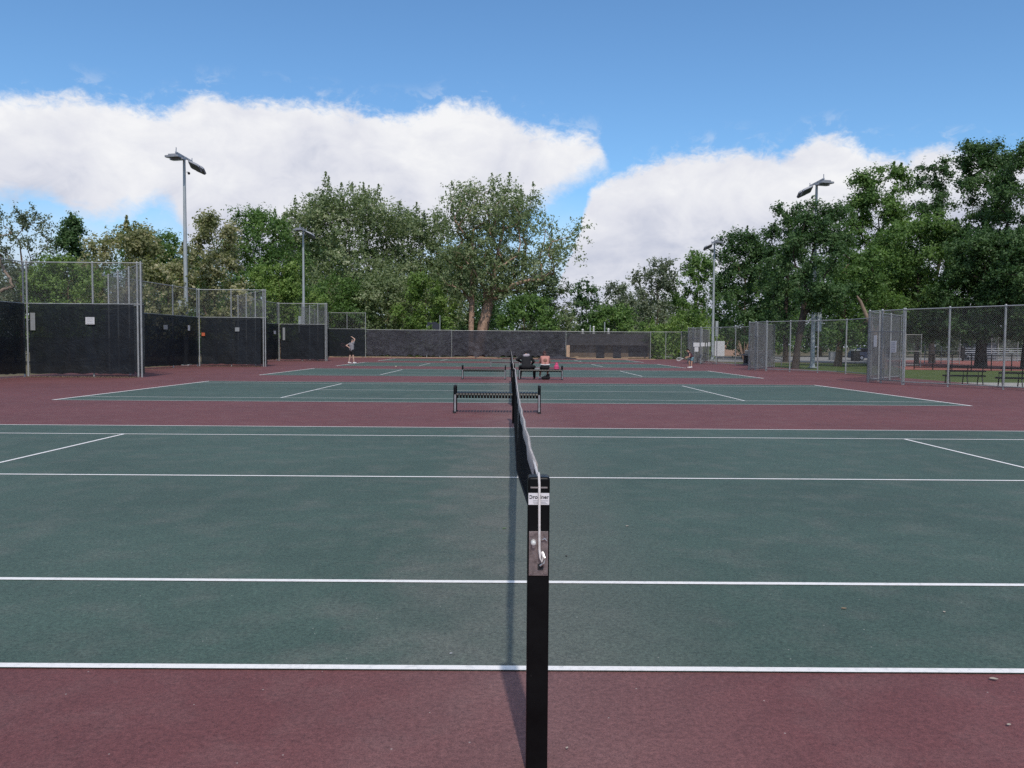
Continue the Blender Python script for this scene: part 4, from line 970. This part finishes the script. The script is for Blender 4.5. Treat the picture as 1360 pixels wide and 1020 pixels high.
mb = MB(); mb.path([(0.36*math.cos(a), -0.78, 0.42+0.36*math.sin(a)) for a in [2*math.pi*i/20 for i in range(20)]], 0.10, 8, True); wh = mb.build('wheel', M['rubber'], t, True)
mb = MB(); mb.tube((0, -0.84, 0.42), (0, -0.72, 0.42), 0.25, n=16); mb.build('rim', M['polegrey'], wh, True)
mb = MB(); mb.tube((0.9, 0, 0.7), (2.0, 0, 0.5), 0.05, n=6).tube((1.9, 0, 0.5), (1.9, 0, 0.0), 0.04, n=6); mb.build('tow_bar', M['trailer'], t)
d = 67; t = thing('wheelie_bin', 'narrow black bin left of the grey trailer', 'bin', (XD(993, d), yd(d), -0.05))
mb = MB(); mb.prism([(-0.24, -0.26), (0.24, -0.26), (0.24, 0.26), (-0.24, 0.26)], 0.04, 0.92); mb.build('body', M['blackmatt'], t); mb = MB(); mb.box((0, 0, 0.96), (0.54, 0.6, 0.07), bevel=0.02); mb.build('lid', M['black'], t)
for s in (-1, 1):
    mb = MB(); mb.tube((0.22*s-0.04, 0.26, 0.1), (0.22*s+0.04, 0.26, 0.1), 0.1, n=12); mb.build('wheel', M['rubber'], t)
# bicycle by the far right gate bay
d = 69.5; t = thing('bicycle', 'dark bicycle leaning inside the far right gate bay', 'bicycle', (XD(936, d)+0.25, yd(d), 0), R(-12))
for x in (-0.52, 0.52):
    mb = MB(); mb.path([(x+0.33*math.cos(a), 0, 0.345+0.33*math.sin(a)) for a in [2*math.pi*i/24 for i in range(24)]], 0.022, 6, True)
    for i in range(8): a = math.pi*i/8; mb.tube((x-0.32*math.cos(a), 0, 0.345-0.32*math.sin(a)), (x+0.32*math.cos(a), 0, 0.345+0.32*math.sin(a)), 0.003, n=3)
    mb.build('wheel', M['rubber'], t)
mb = MB()
for a, b in (((-0.52, 0.345), (-0.1, 0.3)), ((-0.52, 0.345), (-0.18, 0.78)), ((-0.1, 0.3), (-0.2, 0.85)), ((-0.1, 0.3), (0.35, 0.72)), ((-0.18, 0.78), (0.32, 0.82)), ((0.32, 0.95), (0.52, 0.345))): mb.tube((a[0], 0, a[1]), (b[0], 0, b[1]), 0.02, n=6)
mb.build('bike_frame', M['navy'], t); mb = MB(); mb.box((-0.21, 0, 0.9), (0.26, 0.13, 0.05), bevel=0.02); mb.build('saddle', M['black'], t)
mb = MB(); mb.path([(0.38, -0.28, 1.0), (0.32, -0.1, 0.97), (0.32, 0.1, 0.97), (0.38, 0.28, 1.0)], 0.016, 6); mb.build('handlebar', M['black'], t)
# parked car and bin in the shade
d = 96; t = thing('parked_car', 'blue grey parked hatchback in shade left of the nearest right gate', 'car', (XD(1152, d), yd(d), -0.05), R(8))
def profile(pts, w, name, mat, par, inset=0.0):
    mb = MB(); mb.prism(pts, -w/2, w/2, Matrix.Rotation(R(90), 4, 'X')); bmesh.ops.bevel(mb.bm, geom=[e for e in mb.bm.edges], offset=0.05, segments=2, affect='EDGES'); return mb.build(name, mat, par, True)
bd = profile([(-1.95, 0.28), (1.95, 0.28), (2.0, 0.62), (1.85, 0.86), (0.95, 0.95), (0.30, 1.42), (-1.3, 1.46), (-1.85, 1.0), (-2.0, 0.75)], 1.72, 'body', M['carpaint'], t)
mb = MB()
for s in (-1, 1):
    mb.prism([(0.78, 0.98), (0.22, 1.36), (-1.2, 1.38), (-1.62, 1.0)], s*0.865-0.005, s*0.865+0.005, Matrix.Rotation(R(90), 4, 'X'))
mb.build('window', M['cardark'], t)
for x in (-1.2, 1.22):
    for s in (-1, 1):
        mb = MB(); mb.tube((x, s*0.72, 0.32), (x, s*0.88, 0.32), 0.32, n=18); wh = mb.build('wheel', M['rubber'], t, True); mb = MB(); mb.tube((x, s*0.80, 0.32), (x, s*0.89, 0.32), 0.19, n=12); mb.build('rim', M['alu'], wh, True)
for s in (-1, 1): mb = MB(); mb.box((1.93, s*0.6, 0.68), (0.14, 0.3, 0.14), bevel=0.02); mb.build('headlight', M['vent'], t)
d = 90; t = thing('black_bin', 'black lidded bin beside the blue grey parked car', 'bin', (XD(1136.5, d), yd(d), -0.05))
mb = MB(); mb.prism([(-0.34, -0.36), (0.34, -0.36), (0.36, 0.36), (-0.36, 0.36)], 0.02, 1.15); mb.build('body', M['blackmatt'], t); mb = MB(); mb.prism([(-0.40, 1.15), (0.40, 1.15), (0.34, 1.30), (-0.30, 1.34)], -0.42, 0.42, Matrix.Rotation(R(90), 4, 'X')); mb.build('lid', M['polegrey'], t)
d = 98; t = thing('utility_box', 'pale grey utility box beyond the right lawn', 'cabinet', (XD(1107, d), yd(d), -0.05))
mb = MB(); mb.box((0, 0, 0.45), (0.9, 0.6, 0.9), bevel=0.02); mb.build('body', M['signdull'], t); mb = MB(); mb.box((0, 0, 0.93), (1.0, 0.7, 0.06)); mb.build('lid', M['polegrey'], t)
# far pale house behind trees
d = 138; t = thing('house', 'far pinkish house with dark roof seen through the right fence', 'house', (XD(979, d), yd(d), -0.06))
mb = MB(); mb.box((0, 0, 1.5), (6.5, 5, 3.0)); mb.build('wall', M['pinkwall'], t); mb = MB(); mb.prism([(-3.7, 2.9), (3.7, 2.9), (2.6, 4.3), (-2.6, 4.3)], -2.9, 2.9, Matrix.Rotation(R(90), 4, 'X')); mb.build('roof', M['roofdark'], t)
for x in (-1.7, 1.4): mb = MB(); mb.box((x, -2.52, 1.6), (1.1, 0.08, 1.1)); mb.build('window', M['cardark'], t)

# ------------------------------------------------------------------ people
def person(label, loc, J, skin, hair, tops, bottoms, shoes, sleeves=0.0, hairstyle='short', facing=(0, 1, 0), scale=1.0, rz=0.0, long_legs=False, curl=1.0):
    """J: joint name -> (x,y,z).  facing: direction of the face"""
    t = thing('person', label, 'person', loc, rz)
    J = {k: Vector(v) for k, v in J.items()}; f = Vector(facing).normalized(); s = scale
    sl, sr, hl, hr = J['shL'], J['shR'], J['hipL'], J['hipR']; pel = (hl+hr)/2; ch = (sl+sr)/2; neck = ch+(J['head']-ch)*0.42
    mb = MB()
    side = (sr-sl).normalized()
    mb.caps(hl+(0.0*side), 0.105*s, hr, 0.105*s); mb.caps(pel+side*-0.05*s, 0.115*s, ch+side*-0.07*s-(ch-pel)*0.22, 0.12*s); mb.caps(pel+side*0.05*s, 0.115*s, ch+side*0.07*s-(ch-pel)*0.22, 0.12*s)
    mb.caps(sl, 0.062*s, sr, 0.062*s); mb.caps(ch-(ch-pel)*0.1, 0.085*s, neck, 0.055*s); mb.caps(neck, 0.052*s, J['head'], 0.055*s)
    upv = (J['head']-neck).normalized(); fz = (f-upv*f.dot(upv)).normalized(); lx = fz.cross(upv)
    HM = Matrix((lx, fz, upv)).transposed()
    def hp(x, y, z): return J['head'] + HM @ Vector((x, y, z))*s
    mb.ball(hp(0, 0, 0.015), 0.1*s, 16, (0.76, 0.93, 1.12), HM); mb.ball(hp(0, 0.03, -0.05), 0.068*s, 12, (0.85, 0.95, 1), HM)
    mb.caps(hp(0, 0.09, 0.02), 0.012*s, hp(0, 0.112, -0.012), 0.016*s)
    for q in (-1, 1): mb.ball(hp(q*0.078, -0.005, 0.0), 0.028*s, 8, (0.4, 0.8, 1.1), HM)
    for S in 'LR':
        sh, el, wr, hi, kn, an = (J[k+S] for k in ('sh', 'el', 'wr', 'hip', 'kn', 'an'))
        mb.caps(sh, 0.054*s, el, 0.040*s); mb.caps(el, 0.040*s, wr, 0.027*s)
        fd = (wr-el).normalized(); gd = Vector((0, 0, -1))-fd*fd.dot(Vector((0, 0, -1)))
        if gd.length < 0.1: gd = Vector((0, 1, 0))
        gd.normalize(); wd = fd.cross(gd)
        mb.caps(wr, 0.026*s, wr+fd*0.05*s, 0.026*s); mb.caps(wr+fd*0.06*s-wd*0.022*s, 0.018*s, wr+fd*0.06*s+wd*0.022*s, 0.018*s)
        for i, (o_, ln_) in enumerate(((-0.030, 0.062), (-0.010, 0.075), (0.010, 0.070), (0.030, 0.055))):
            a = wr+fd*0.075*s+wd*o_*s; b = a+(fd*0.8+gd*0.5*curl).normalized()*ln_*0.5*s; c = b+(fd*0.3+gd*0.95*curl).normalized()*ln_*0.5*s
            mb.caps(a, 0.0105*s, b, 0.010*s, 8); mb.caps(b, 0.010*s, c, 0.009*s, 8)
        a = wr+fd*0.03*s+wd*-0.025*s; b = a+(fd*0.7-wd*0.8+gd*0.3).normalized()*0.04*s; mb.caps(a, 0.013*s, b, 0.011*s, 8); mb.caps(b, 0.011*s, b+(fd+gd*0.4).normalized()*0.03*s, 0.010*s, 8)
        mb.caps(hi, 0.092*s, kn, 0.058*s); mb.caps(kn, 0.057*s, kn+(an-kn)*0.35, 0.056*s); mb.caps(kn+(an-kn)*0.35, 0.056*s, an, 0.036*s)
        tv = J.get('toe'+S, an+Vector((f.x, f.y, 0)).normalized()*0.16+Vector((0, 0, -0.05))); mb.caps(an+Vector((0, 0, -0.035*s)), 0.036*s, tv, 0.028*s)
    mb.remesh('body', M[skin], t, 0.0095*s, 2)
    # hair, eyes, mouth
    mb = MB(); mb.ball(hp(0, -0.014, 0.035), 0.1*s, 16, (0.84, 0.96, 1.05), HM)
    if hairstyle == 'bun': mb.ball(hp(0, -0.06, 0.12), 0.05*s, 10)
    if hairstyle == 'tail': mb.caps(hp(0, -0.09, 0.04), 0.035*s, hp(0, -0.15, -0.10), 0.022*s)
    if hairstyle == 'long': mb.caps(hp(0, -0.05, 0.0), 0.075*s, hp(0, -0.06, -0.14), 0.06*s)
    bmesh.ops.bisect_plane(mb.bm, geom=mb.bm.verts[:]+mb.bm.edges[:]+mb.bm.faces[:], plane_co=hp(0, 0.055, 0.05), plane_no=HM @ Vector((0, 1, -0.55)), clear_outer=True)
    mb.build('hair', M[hair], t, True)
    for q in (-1, 1): mb = MB(); mb.ball(hp(q*0.031, 0.088, 0.012), 0.011*s, 8); mb.build('eye', M['ink'], t, True)
    mb = MB(); mb.ball(hp(0, 0.094, -0.055), 0.02*s, 8, (1.1, 0.4, 0.35), HM); mb.build('mouth', M['cloth_maroon'], t, True)
    if tops:
        e = 0.013*s; up0 = 0.10 if tops[1] == 'long' else 0.52
        base = pel+(ch-pel)*(0.0 if tops[1] != 'crop' else 0.30)
        mb = MB(); mb.caps(base+side*-0.055*s, 0.115*s+e, ch+side*-0.07*s-(ch-pel)*0.22, 0.12*s+e); mb.caps(base+side*0.055*s, 0.115*s+e, ch+side*0.07*s-(ch-pel)*0.22, 0.12*s+e)
        mb.caps(sl, 0.062*s+e, sr, 0.062*s+e); mb.caps(ch-(ch-pel)*0.1, 0.085*s+e, ch+(neck-ch)*0.35, 0.062*s+e)
        for S in 'LR':
            sh, el, wr = J['sh'+S], J['el'+S], J['wr'+S]
            if sleeves > 0: mb.caps(sh, 0.056*s+e, sh+(el-sh)*min(1, sleeves*2), 0.046*s+e)
            if sleeves > 0.5: mb.caps(el, 0.042*s+e, el+(wr-el)*(sleeves*2-1)*0.95, 0.030*s+e)
        mb.remesh('shirt', M[tops[0]], t, 0.012*s, 3)
    e = 0.016*s; mb = MB(); mb.caps(hl, 0.108*s+e, hr, 0.108*s+e); mb.caps(pel, 0.115*s+e, pel+(ch-pel)*0.18, 0.118*s+e)
    for S in 'LR':
        hi, kn, an = J['hip'+S], J['kn'+S], J['an'+S]
        if bottoms[1] == 'long': mb.caps(hi, 0.095*s+e, kn, 0.062*s+e); mb.caps(kn, 0.062*s+e, kn+(an-kn)*0.9, 0.042*s+e)
        else: mb.caps(hi, 0.098*s+e, hi+(kn-hi)*bottoms[2], 0.088*s+e)
    mb.remesh('trousers' if bottoms[1] == 'long' else 'shorts', M[bottoms[0]], t, 0.012*s, 2)
    for S in 'LR':
        an = J['an'+S]; dirf = Vector((f.x, f.y, 0)); tv = J.get('toe'+S)
        tv = tv if tv else an+dirf.normalized()*0.17*s+Vector((0, 0, -0.05))
        mb = MB(); mb.caps(Vector((an.x, an.y, an.z-0.035))-(tv-an).normalized()*0.03, 0.050*s, tv, 0.040*s); mb.caps(an, 0.048*s, an-Vector((0, 0, 0.03)), 0.05*s)
        for v in mb.bm.verts: v.co.z = max(v.co.z, min(an.z, tv.z)-0.06)
        mb.remesh('shoe', M[shoes], t, 0.011*s, 1)
    return t
def racket(label, p, dirv, nrm, mat, smat='cloth_white'):
    p = Vector(p); d_ = Vector(dirv).normalized(); n_ = Vector(nrm); n_ = (n_-d_*n_.dot(d_)).normalized(); w_ = d_.cross(n_)
    t = thing('tennis_racket', label, 'racket', p)
    mb = MB(); mb.tube(d_*-0.06, d_*0.16, 0.017, 0.015, 8); mb.build('grip', M['blackmatt'], t, True)
    ring = [d_*(0.47+0.165*math.cos(a))+w_*0.125*math.sin(a) for a in [2*math.pi*i/28 for i in range(28)]]
    mb = MB(); mb.path(ring, 0.012, 8, True); mb.tube(d_*0.16, d_*0.32+w_*0.05, 0.011, n=6); mb.tube(d_*0.16, d_*0.32-w_*0.05, 0.011, n=6); mb.build('frame', M[mat], t, True)
    mb = MB()
    for i in range(-6, 7):
        x = i*0.018; k = math.sqrt(max(0, 1-(x/0.125)**2))*0.165; mb.tube(d_*(0.47-k)+w_*x, d_*(0.47+k)+w_*x, 0.0016, n=3)
        x = i*0.024; k = math.sqrt(max(0, 1-(x/0.165)**2))*0.125; mb.tube(d_*(0.47+x)-w_*k, d_*(0.47+x)+w_*k, 0.0016, n=3)
    mb.build('strings', M[smat], t)
# player on the left, facing right and away, one arm bent over the head
d = 62.0; ox, oy = XD(467, d), yd(d)
person('player in grey top and black shorts, arm raised over head, left baseline', (ox, oy, 0), dict(
    hipL=(-0.09, 0.06, 0.98), hipR=(0.09, -0.06, 0.98), shL=(-0.15, 0.12, 1.50), shR=(0.16, -0.12, 1.54), head=(0.05, 0.04, 1.76),
    elL=(-0.43, 0.10, 1.36), wrL=(-0.22, 0.00, 1.24), elR=(0.26, -0.12, 1.84), wrR=(0.05, -0.06, 2.00),
    knL=(-0.14, 0.07, 0.53), knR=(0.13, -0.07, 0.53), anL=(-0.22, 0.05, 0.095), anR=(0.18, -0.05, 0.095)),
    'skinpale', 'hair', ('cloth_grey', 'tee'), ('cloth_black', 'short', 0.55), 'cloth_white', 0.18, 'tail', (0.8, 0.5, 0), 1.03)
cp = thing('sun_visor', 'white visor on the head of the left player', 'cap', (ox+0.05, oy+0.04, 1.80))
mb = MB(); mb.path([(0.09*math.cos(a), 0.095*math.sin(a), 0) for a in [2*math.pi*i/20 for i in range(20)]], 0.007, 6, True); mb.build('band', M['cloth_white'], cp, True)
mb = MB(); mb.prism([(0.05, 0.12), (0.12, 0.10), (0.20, 0.10), (0.21, 0.02), (0.15, -0.06), (0.07, -0.07)], -0.008, 0.004); mb.build('brim', M['cloth_white'], cp)
racket('dark red racket held low by the left player', (ox-0.20+0.0, oy-0.06, 1.20), (-0.75, -0.25, 0.35), (0.3, -1, 0), 'cloth_maroon', 'blackmatt')
# player on the right, leaning forward to the left
d = 55.6; ox, oy = XD(917, d), yd(d)
person('player leaning forward in dark maroon top with racket, right side of court', (ox, oy, 0), dict(
    hipL=(0.13, 0.08, 0.68), hipR=(0.13, -0.08, 0.68), shL=(-0.07, 0.14, 1.03), shR=(-0.07, -0.14, 1.03), head=(-0.19, 0.0, 1.19),
    elL=(-0.06, 0.19, 0.80), wrL=(-0.26, 0.10, 0.74), elR=(-0.08, -0.2, 0.79), wrR=(-0.27, -0.17, 0.71),
    knL=(-0.04, 0.14, 0.40), knR=(0.08, -0.10, 0.38), anL=(0.02, 0.17, 0.09), anR=(0.06, -0.12, 0.09)),
    'skin', 'hair', ('cloth_maroon', 'tee'), ('cloth_aqua', 'short', 0.45), 'cloth_white', 0.0, 'tail', (-1, -0.1, -0.15), 0.86)
racket('pale racket held forward by the leaning player', (ox-0.33, oy-0.15, 0.69), (-1, 0.1, -0.18), (0.1, 0.9, 0.4), 'cloth_white')
# the two seated on the bench
bz = 0.43; by = 31.75; d = by+3.7566
ox = XD(699, d)
person('person in black hooded top bowed forward on the bench, nearer the net', (ox, by, 0), dict(
    hipL=(-0.10, -0.02, 0.56), hipR=(0.10, -0.02, 0.56), shL=(-0.17, 0.22, 0.99), shR=(0.17, 0.22, 0.99), head=(0.0, 0.46, 1.06),
    elL=(-0.40, 0.22, 0.86), wrL=(-0.20, 0.46, 0.74), elR=(0.34, 0.26, 0.78), wrR=(0.26, 0.47, 0.66),
    knL=(-0.24, 0.42, 0.53), knR=(0.36, 0.40, 0.53), anL=(-0.25, 0.40, 0.09), anR=(0.37, 0.38, 0.09)),
    'skin', 'hair', ('cloth_black', 'long'), ('cloth_black', 'long'), 'cloth_black', 0.98, 'short', (0, 0.7, -0.7), 1.04)
q = thing('hood', 'pale grey printed hood hanging down the back of the black top', 'hood', (ox, by+0.15, 1.03))
mb = MB(); mb.caps((-0.07, 0, 0.0), 0.07, (0.09, 0, 0.02), 0.07); mb.caps((-0.02, -0.05, -0.13), 0.05, (0.06, -0.03, -0.09), 0.06); mb.remesh('fabric', M['print'], q, 0.012, 3)
ox2 = XD(724.2, d)
pB = person('person in salmon open back top and black shorts sitting on the bench', (ox2, by, 0), dict(
    hipL=(-0.085, -0.02, 0.54), hipR=(0.085, -0.02, 0.54), shL=(-0.145, 0.12, 0.96), shR=(0.145, 0.12, 0.96), head=(-0.02, 0.30, 1.10),
    elL=(-0.21, 0.26, 0.74), wrL=(-0.10, 0.46, 0.66), elR=(0.20, 0.28, 0.74), wrR=(0.09, 0.47, 0.66),
    knL=(-0.16, 0.42, 0.50), knR=(0.12, 0.42, 0.50), anL=(-0.22, 0.36, 0.09), anR=(0.14, 0.34, 0.09)),
    'skin', 'hairred', ('cloth_salmon', 'crop'), ('cloth_black', 'short', 0.5), 'cloth_white', 0.95, 'bun', (0, 0.8, -0.6), 0.93)
mb = MB(); mb.caps((ox2-0.02, by+0.27, 1.13), 0.09, (ox2+0.01, by+0.15, 1.02), 0.06); mb.ball((ox2-0.01, by+0.22, 1.20), 0.05, 10); q = mb.remesh('hair', M['hairred'], None, 0.012, 2); q.name = 'hair_bun'; q.parent = pB; q.matrix_parent_inverse = Matrix.Translation((-ox2, -by, 0))
mb = MB(); mb.ball((0.0, -0.062, 0.835), 0.085, 14, (1.0, 0.30, 1.05)); mb.build('open_back', M['backskin'], pB, True)
q = thing('waistband', 'white waistband round the back of the salmon top', 'belt', (ox2, by-0.005, 0.665))
mb = MB(); mb.path([(0.185*math.cos(a), 0.135*math.sin(a)+0.005*math.sin(a), 0.02*math.sin(a)) for a in [2*math.pi*i/28 for i in range(28)]], 0.022, 6, True); mb.build('band', M['cloth_white'], q, True)
# bags
q = thing('pink_bag', 'bright pink bag standing on the right end of the bench', 'bag', (XD(739.3, d), by, bz))
mb = MB(); mb.ball((0, 0, 0.12), 0.12, 16, (0.95, 0.7, 1.0)); mb.ball((0.01, 0, 0.24), 0.07, 12, (0.95, 0.8, 1.1)); mb.ball((0, 0, 0.05), 0.11, 14, (1.1, 0.8, 0.5)); mb.remesh('body', M['pink'], q, 0.012, 3)
mb = MB(); mb.path([(-0.03, -0.02, 0.29), (-0.03, -0.03, 0.33), (0.03, -0.03, 0.34), (0.045, -0.02, 0.29)], 0.009, 6); mb.build('handle', M['pink'], q, True)
q = thing('sports_bag', 'dark slouched bag on the ground under the bench', 'bag', (XD(725.5, d), by+0.02, 0))
mb = MB(); mb.caps((-0.14, 0, 0.07), 0.065, (0.10, 0, 0.09), 0.085); mb.caps((0.0, 0, 0.1), 0.07, (0.11, 0, 0.2), 0.06); mb.remesh('body', M['cloth_black'], q, 0.014, 2)
mb = MB(); mb.path([(-0.1, -0.02, 0.13), (-0.06, -0.06, 0.2), (0.04, -0.07, 0.22), (0.1, -0.03, 0.2)], 0.01, 6); mb.build('strap', M['cloth_maroon'], q, True)
q = thing('towel', 'folded pale towel lying on the bench between the two people', 'towel', (XD(713.5, d), by, bz))
mb = MB(); mb.box((0, 0, 0.025), (0.22, 0.26, 0.04), bevel=0.015); mb.box((0.01, 0, 0.062), (0.20, 0.22, 0.03), bevel=0.012); mb.build('fabric', M['signdull'], q, True)
# seated worker in neon shirt beyond the back fence
d = 99.5; ox, oy = XD(899, d), yd(d)
person('person in neon yellow shirt sitting beyond the far fence corner', (ox, oy, -0.05), dict(
    hipL=(0.0, -0.09, 0.62), hipR=(0.0, 0.09, 0.62), shL=(0.16, -0.17, 1.10), shR=(0.16, 0.17, 1.10), head=(0.26, 0, 1.30),
    elL=(0.32, -0.2, 0.88), wrL=(0.52, -0.12, 0.82), elR=(0.32, 0.2, 0.88), wrR=(0.52, 0.12, 0.82),
    knL=(0.42, -0.12, 0.58), knR=(0.42, 0.12, 0.58), anL=(0.40, -0.12, 0.10), anR=(0.40, 0.12, 0.10)),
    'skin', 'hair', ('hivis', 'long'), ('cloth_black', 'long'), 'cloth_black', 0.9, 'short', (1, 0, -0.2), 1.0)
q = thing('low_bench', 'dark low bench under the person in the neon shirt', 'bench', (ox-0.05, oy, -0.06)); mb = MB(); mb.box((0, 0, 0.45), (0.6, 1.5, 0.08), bevel=0.01); mb.build('seat', M['barkdark'], q)
for s in (-1, 1): mb = MB(); mb.box((0, s*0.6, 0.2), (0.5, 0.1, 0.42)); mb.build('leg', M['barkdark'], q)
# ball
q = P(531.5, 487, 52); q = thing('tennis_ball', 'stray pale tennis ball on the left near the fourth court', 'ball', (q.x, 49.9, 0.035))
mb = MB(); mb.ball((0, 0, 0), 0.036, 14); mb.build('felt', M['ball'], q, True); mb = MB(); mb.path([(0.0365*math.cos(a)*math.cos(0.5*math.sin(2*a)), 0.0365*math.sin(a)*math.cos(0.5*math.sin(2*a)), 0.0365*math.sin(0.5*math.sin(2*a))) for a in [2*math.pi*i/32 for i in range(32)]], 0.0012, 4, True); mb.build('seam', M['cloth_white'], q)

# ------------------------------------------------------------------ leaves on the ground
def leaf_mesh(rg, L_, w_):
    pts = [(-L_/2, 0), (-L_*0.2, w_*0.42), (L_*0.15, w_*0.5), (L_/2, 0), (L_*0.15, -w_*0.45), (-L_*0.2, -w_*0.38)]
    return [(x, y, 0.004+0.35*abs(y)+0.10*abs(x)*rg.random()) for x, y in pts]
rg = random.Random(11)
V = []; Fc = []
def scatter(x0, y0, x1, y1, n, spread, smin=0.03, smax=0.075):
    for i in range(n):
        f = rg.random(); x = x0+(x1-x0)*f; y = y0+(y1-y0)*f; dx, dy = y1-y0, -(x1-x0); l = math.hypot(dx, dy)
        o = abs(rg.gauss(0, spread)); x += dx/l*o; y += dy/l*o
        a = rg.uniform(0, 6.28); sz = rg.uniform(smin, smax); n0 = len(V); zz = rg.random()*0.05*math.exp(-o/0.15)
        for px_, py_, pz_ in leaf_mesh(rg, sz, sz*0.6): V.append((x+px_*math.cos(a)-py_*math.sin(a), y+px_*math.sin(a)+py_*math.cos(a), pz_+zz))
        Fc.append((n0, n0+1, n0+4, n0+5)); Fc.append((n0+1, n0+2, n0+3, n0+4))
scatter(-20.7, 12, -20.75, 31, 900, 0.30); scatter(-20.6, 31.1, -15.9, 31.2, 1100, 0.22, 0.04, 0.10); scatter(-20.0, 38, -20.0, 48, 500, 0.3)
scatter(-19.8, 48.3, -15.8, 48.4, 500, 0.25, 0.05, 0.10); scatter(-19.7, 55, -19.8, 65.5, 300, 0.3); scatter(-19.7, 65.6, -15.7, 65.7, 350, 0.3, 0.05, 0.12)
scatter(-15.8, 86.0, 6, 86.0, 1200, 0.35, 0.06, 0.16); scatter(18.4, 42, 18.4, 37, 150, 0.4); scatter(18.5, 24, 15.8, 29, 120, 0.3)
o = link_mesh('leaf_litter', np_mesh('leaf_litter', V, Fc), M['litter']); tag(o, 'dry brown leaf litter gathered along the fence feet', 'leaf litter', kind='stuff')
def lone_leaf(px, py, L_, mat, label, rot, curl=0.3):
    r = FW + RT*((px-680)/F_PX) + UP*((510-py)/F_PX); q = CAM + r*(-CAM.z/r.z); L_ *= 0.72; curl *= 0.45
    mb = MB(); n = 7; rows = []
    for i in range(n):
        f = i/(n-1); w = math.sin(math.pi*(0.08+0.88*f))**0.8*L_*0.32
        z = 0.003+curl*L_*(f-0.5)**2*0.9
        rows.append([mb.bm.verts.new(((f-0.5)*L_, k*w, z+abs(k)*w*0.22)) for k in (-1, 0, 1)])
    for a, b in zip(rows[:-1], rows[1:]):
        for k in range(2): mb.bm.faces.new((a[k], a[k+1], b[k+1], b[k]))
    o = mb.build('fallen_leaf', M[mat], None, True); o.location = (q.x, q.y, 0.006); o.rotation_euler = (0, 0, rot); tag(o, label, 'leaf', 'stray leaves on the court')
lone_leaf(670, 703, 0.05, 'greenleaf', 'small green leaf on the green court at the net shadow edge', 0.4)
lone_leaf(833, 700, 0.045, 'litterpale', 'pale leaf bit on the green court right of the near post', 0.9)
lone_leaf(752, 740, 0.035, 'barkdark', 'tiny dark leaf just above the near singles line by the post', 1.9)
lone_leaf(1121, 810, 0.045, 'litter', 'curled brown leaf on the green court between the two near lines', 0.1)
lone_leaf(1254, 814.5, 0.03, 'litterpale', 'little pale leaf with dark edge right of the curled brown leaf', 1.2)
lone_leaf(1320, 904, 0.05, 'litterpale', 'thin pale twig like leaf on the maroon strip at right', -0.25, 0.1)
lone_leaf(1340, 965, 0.028, 'litterpale', 'small cream leaf on the maroon strip at the lower right', 0.5)
lone_leaf(753, 996, 0.02, 'litterpale', 'speck sized cream leaf on the maroon strip beside the post foot', 1.1)
lone_leaf(599, 870, 0.022, 'sign', 'white petal like leaf on the green court left of the net shadow', 0.2)
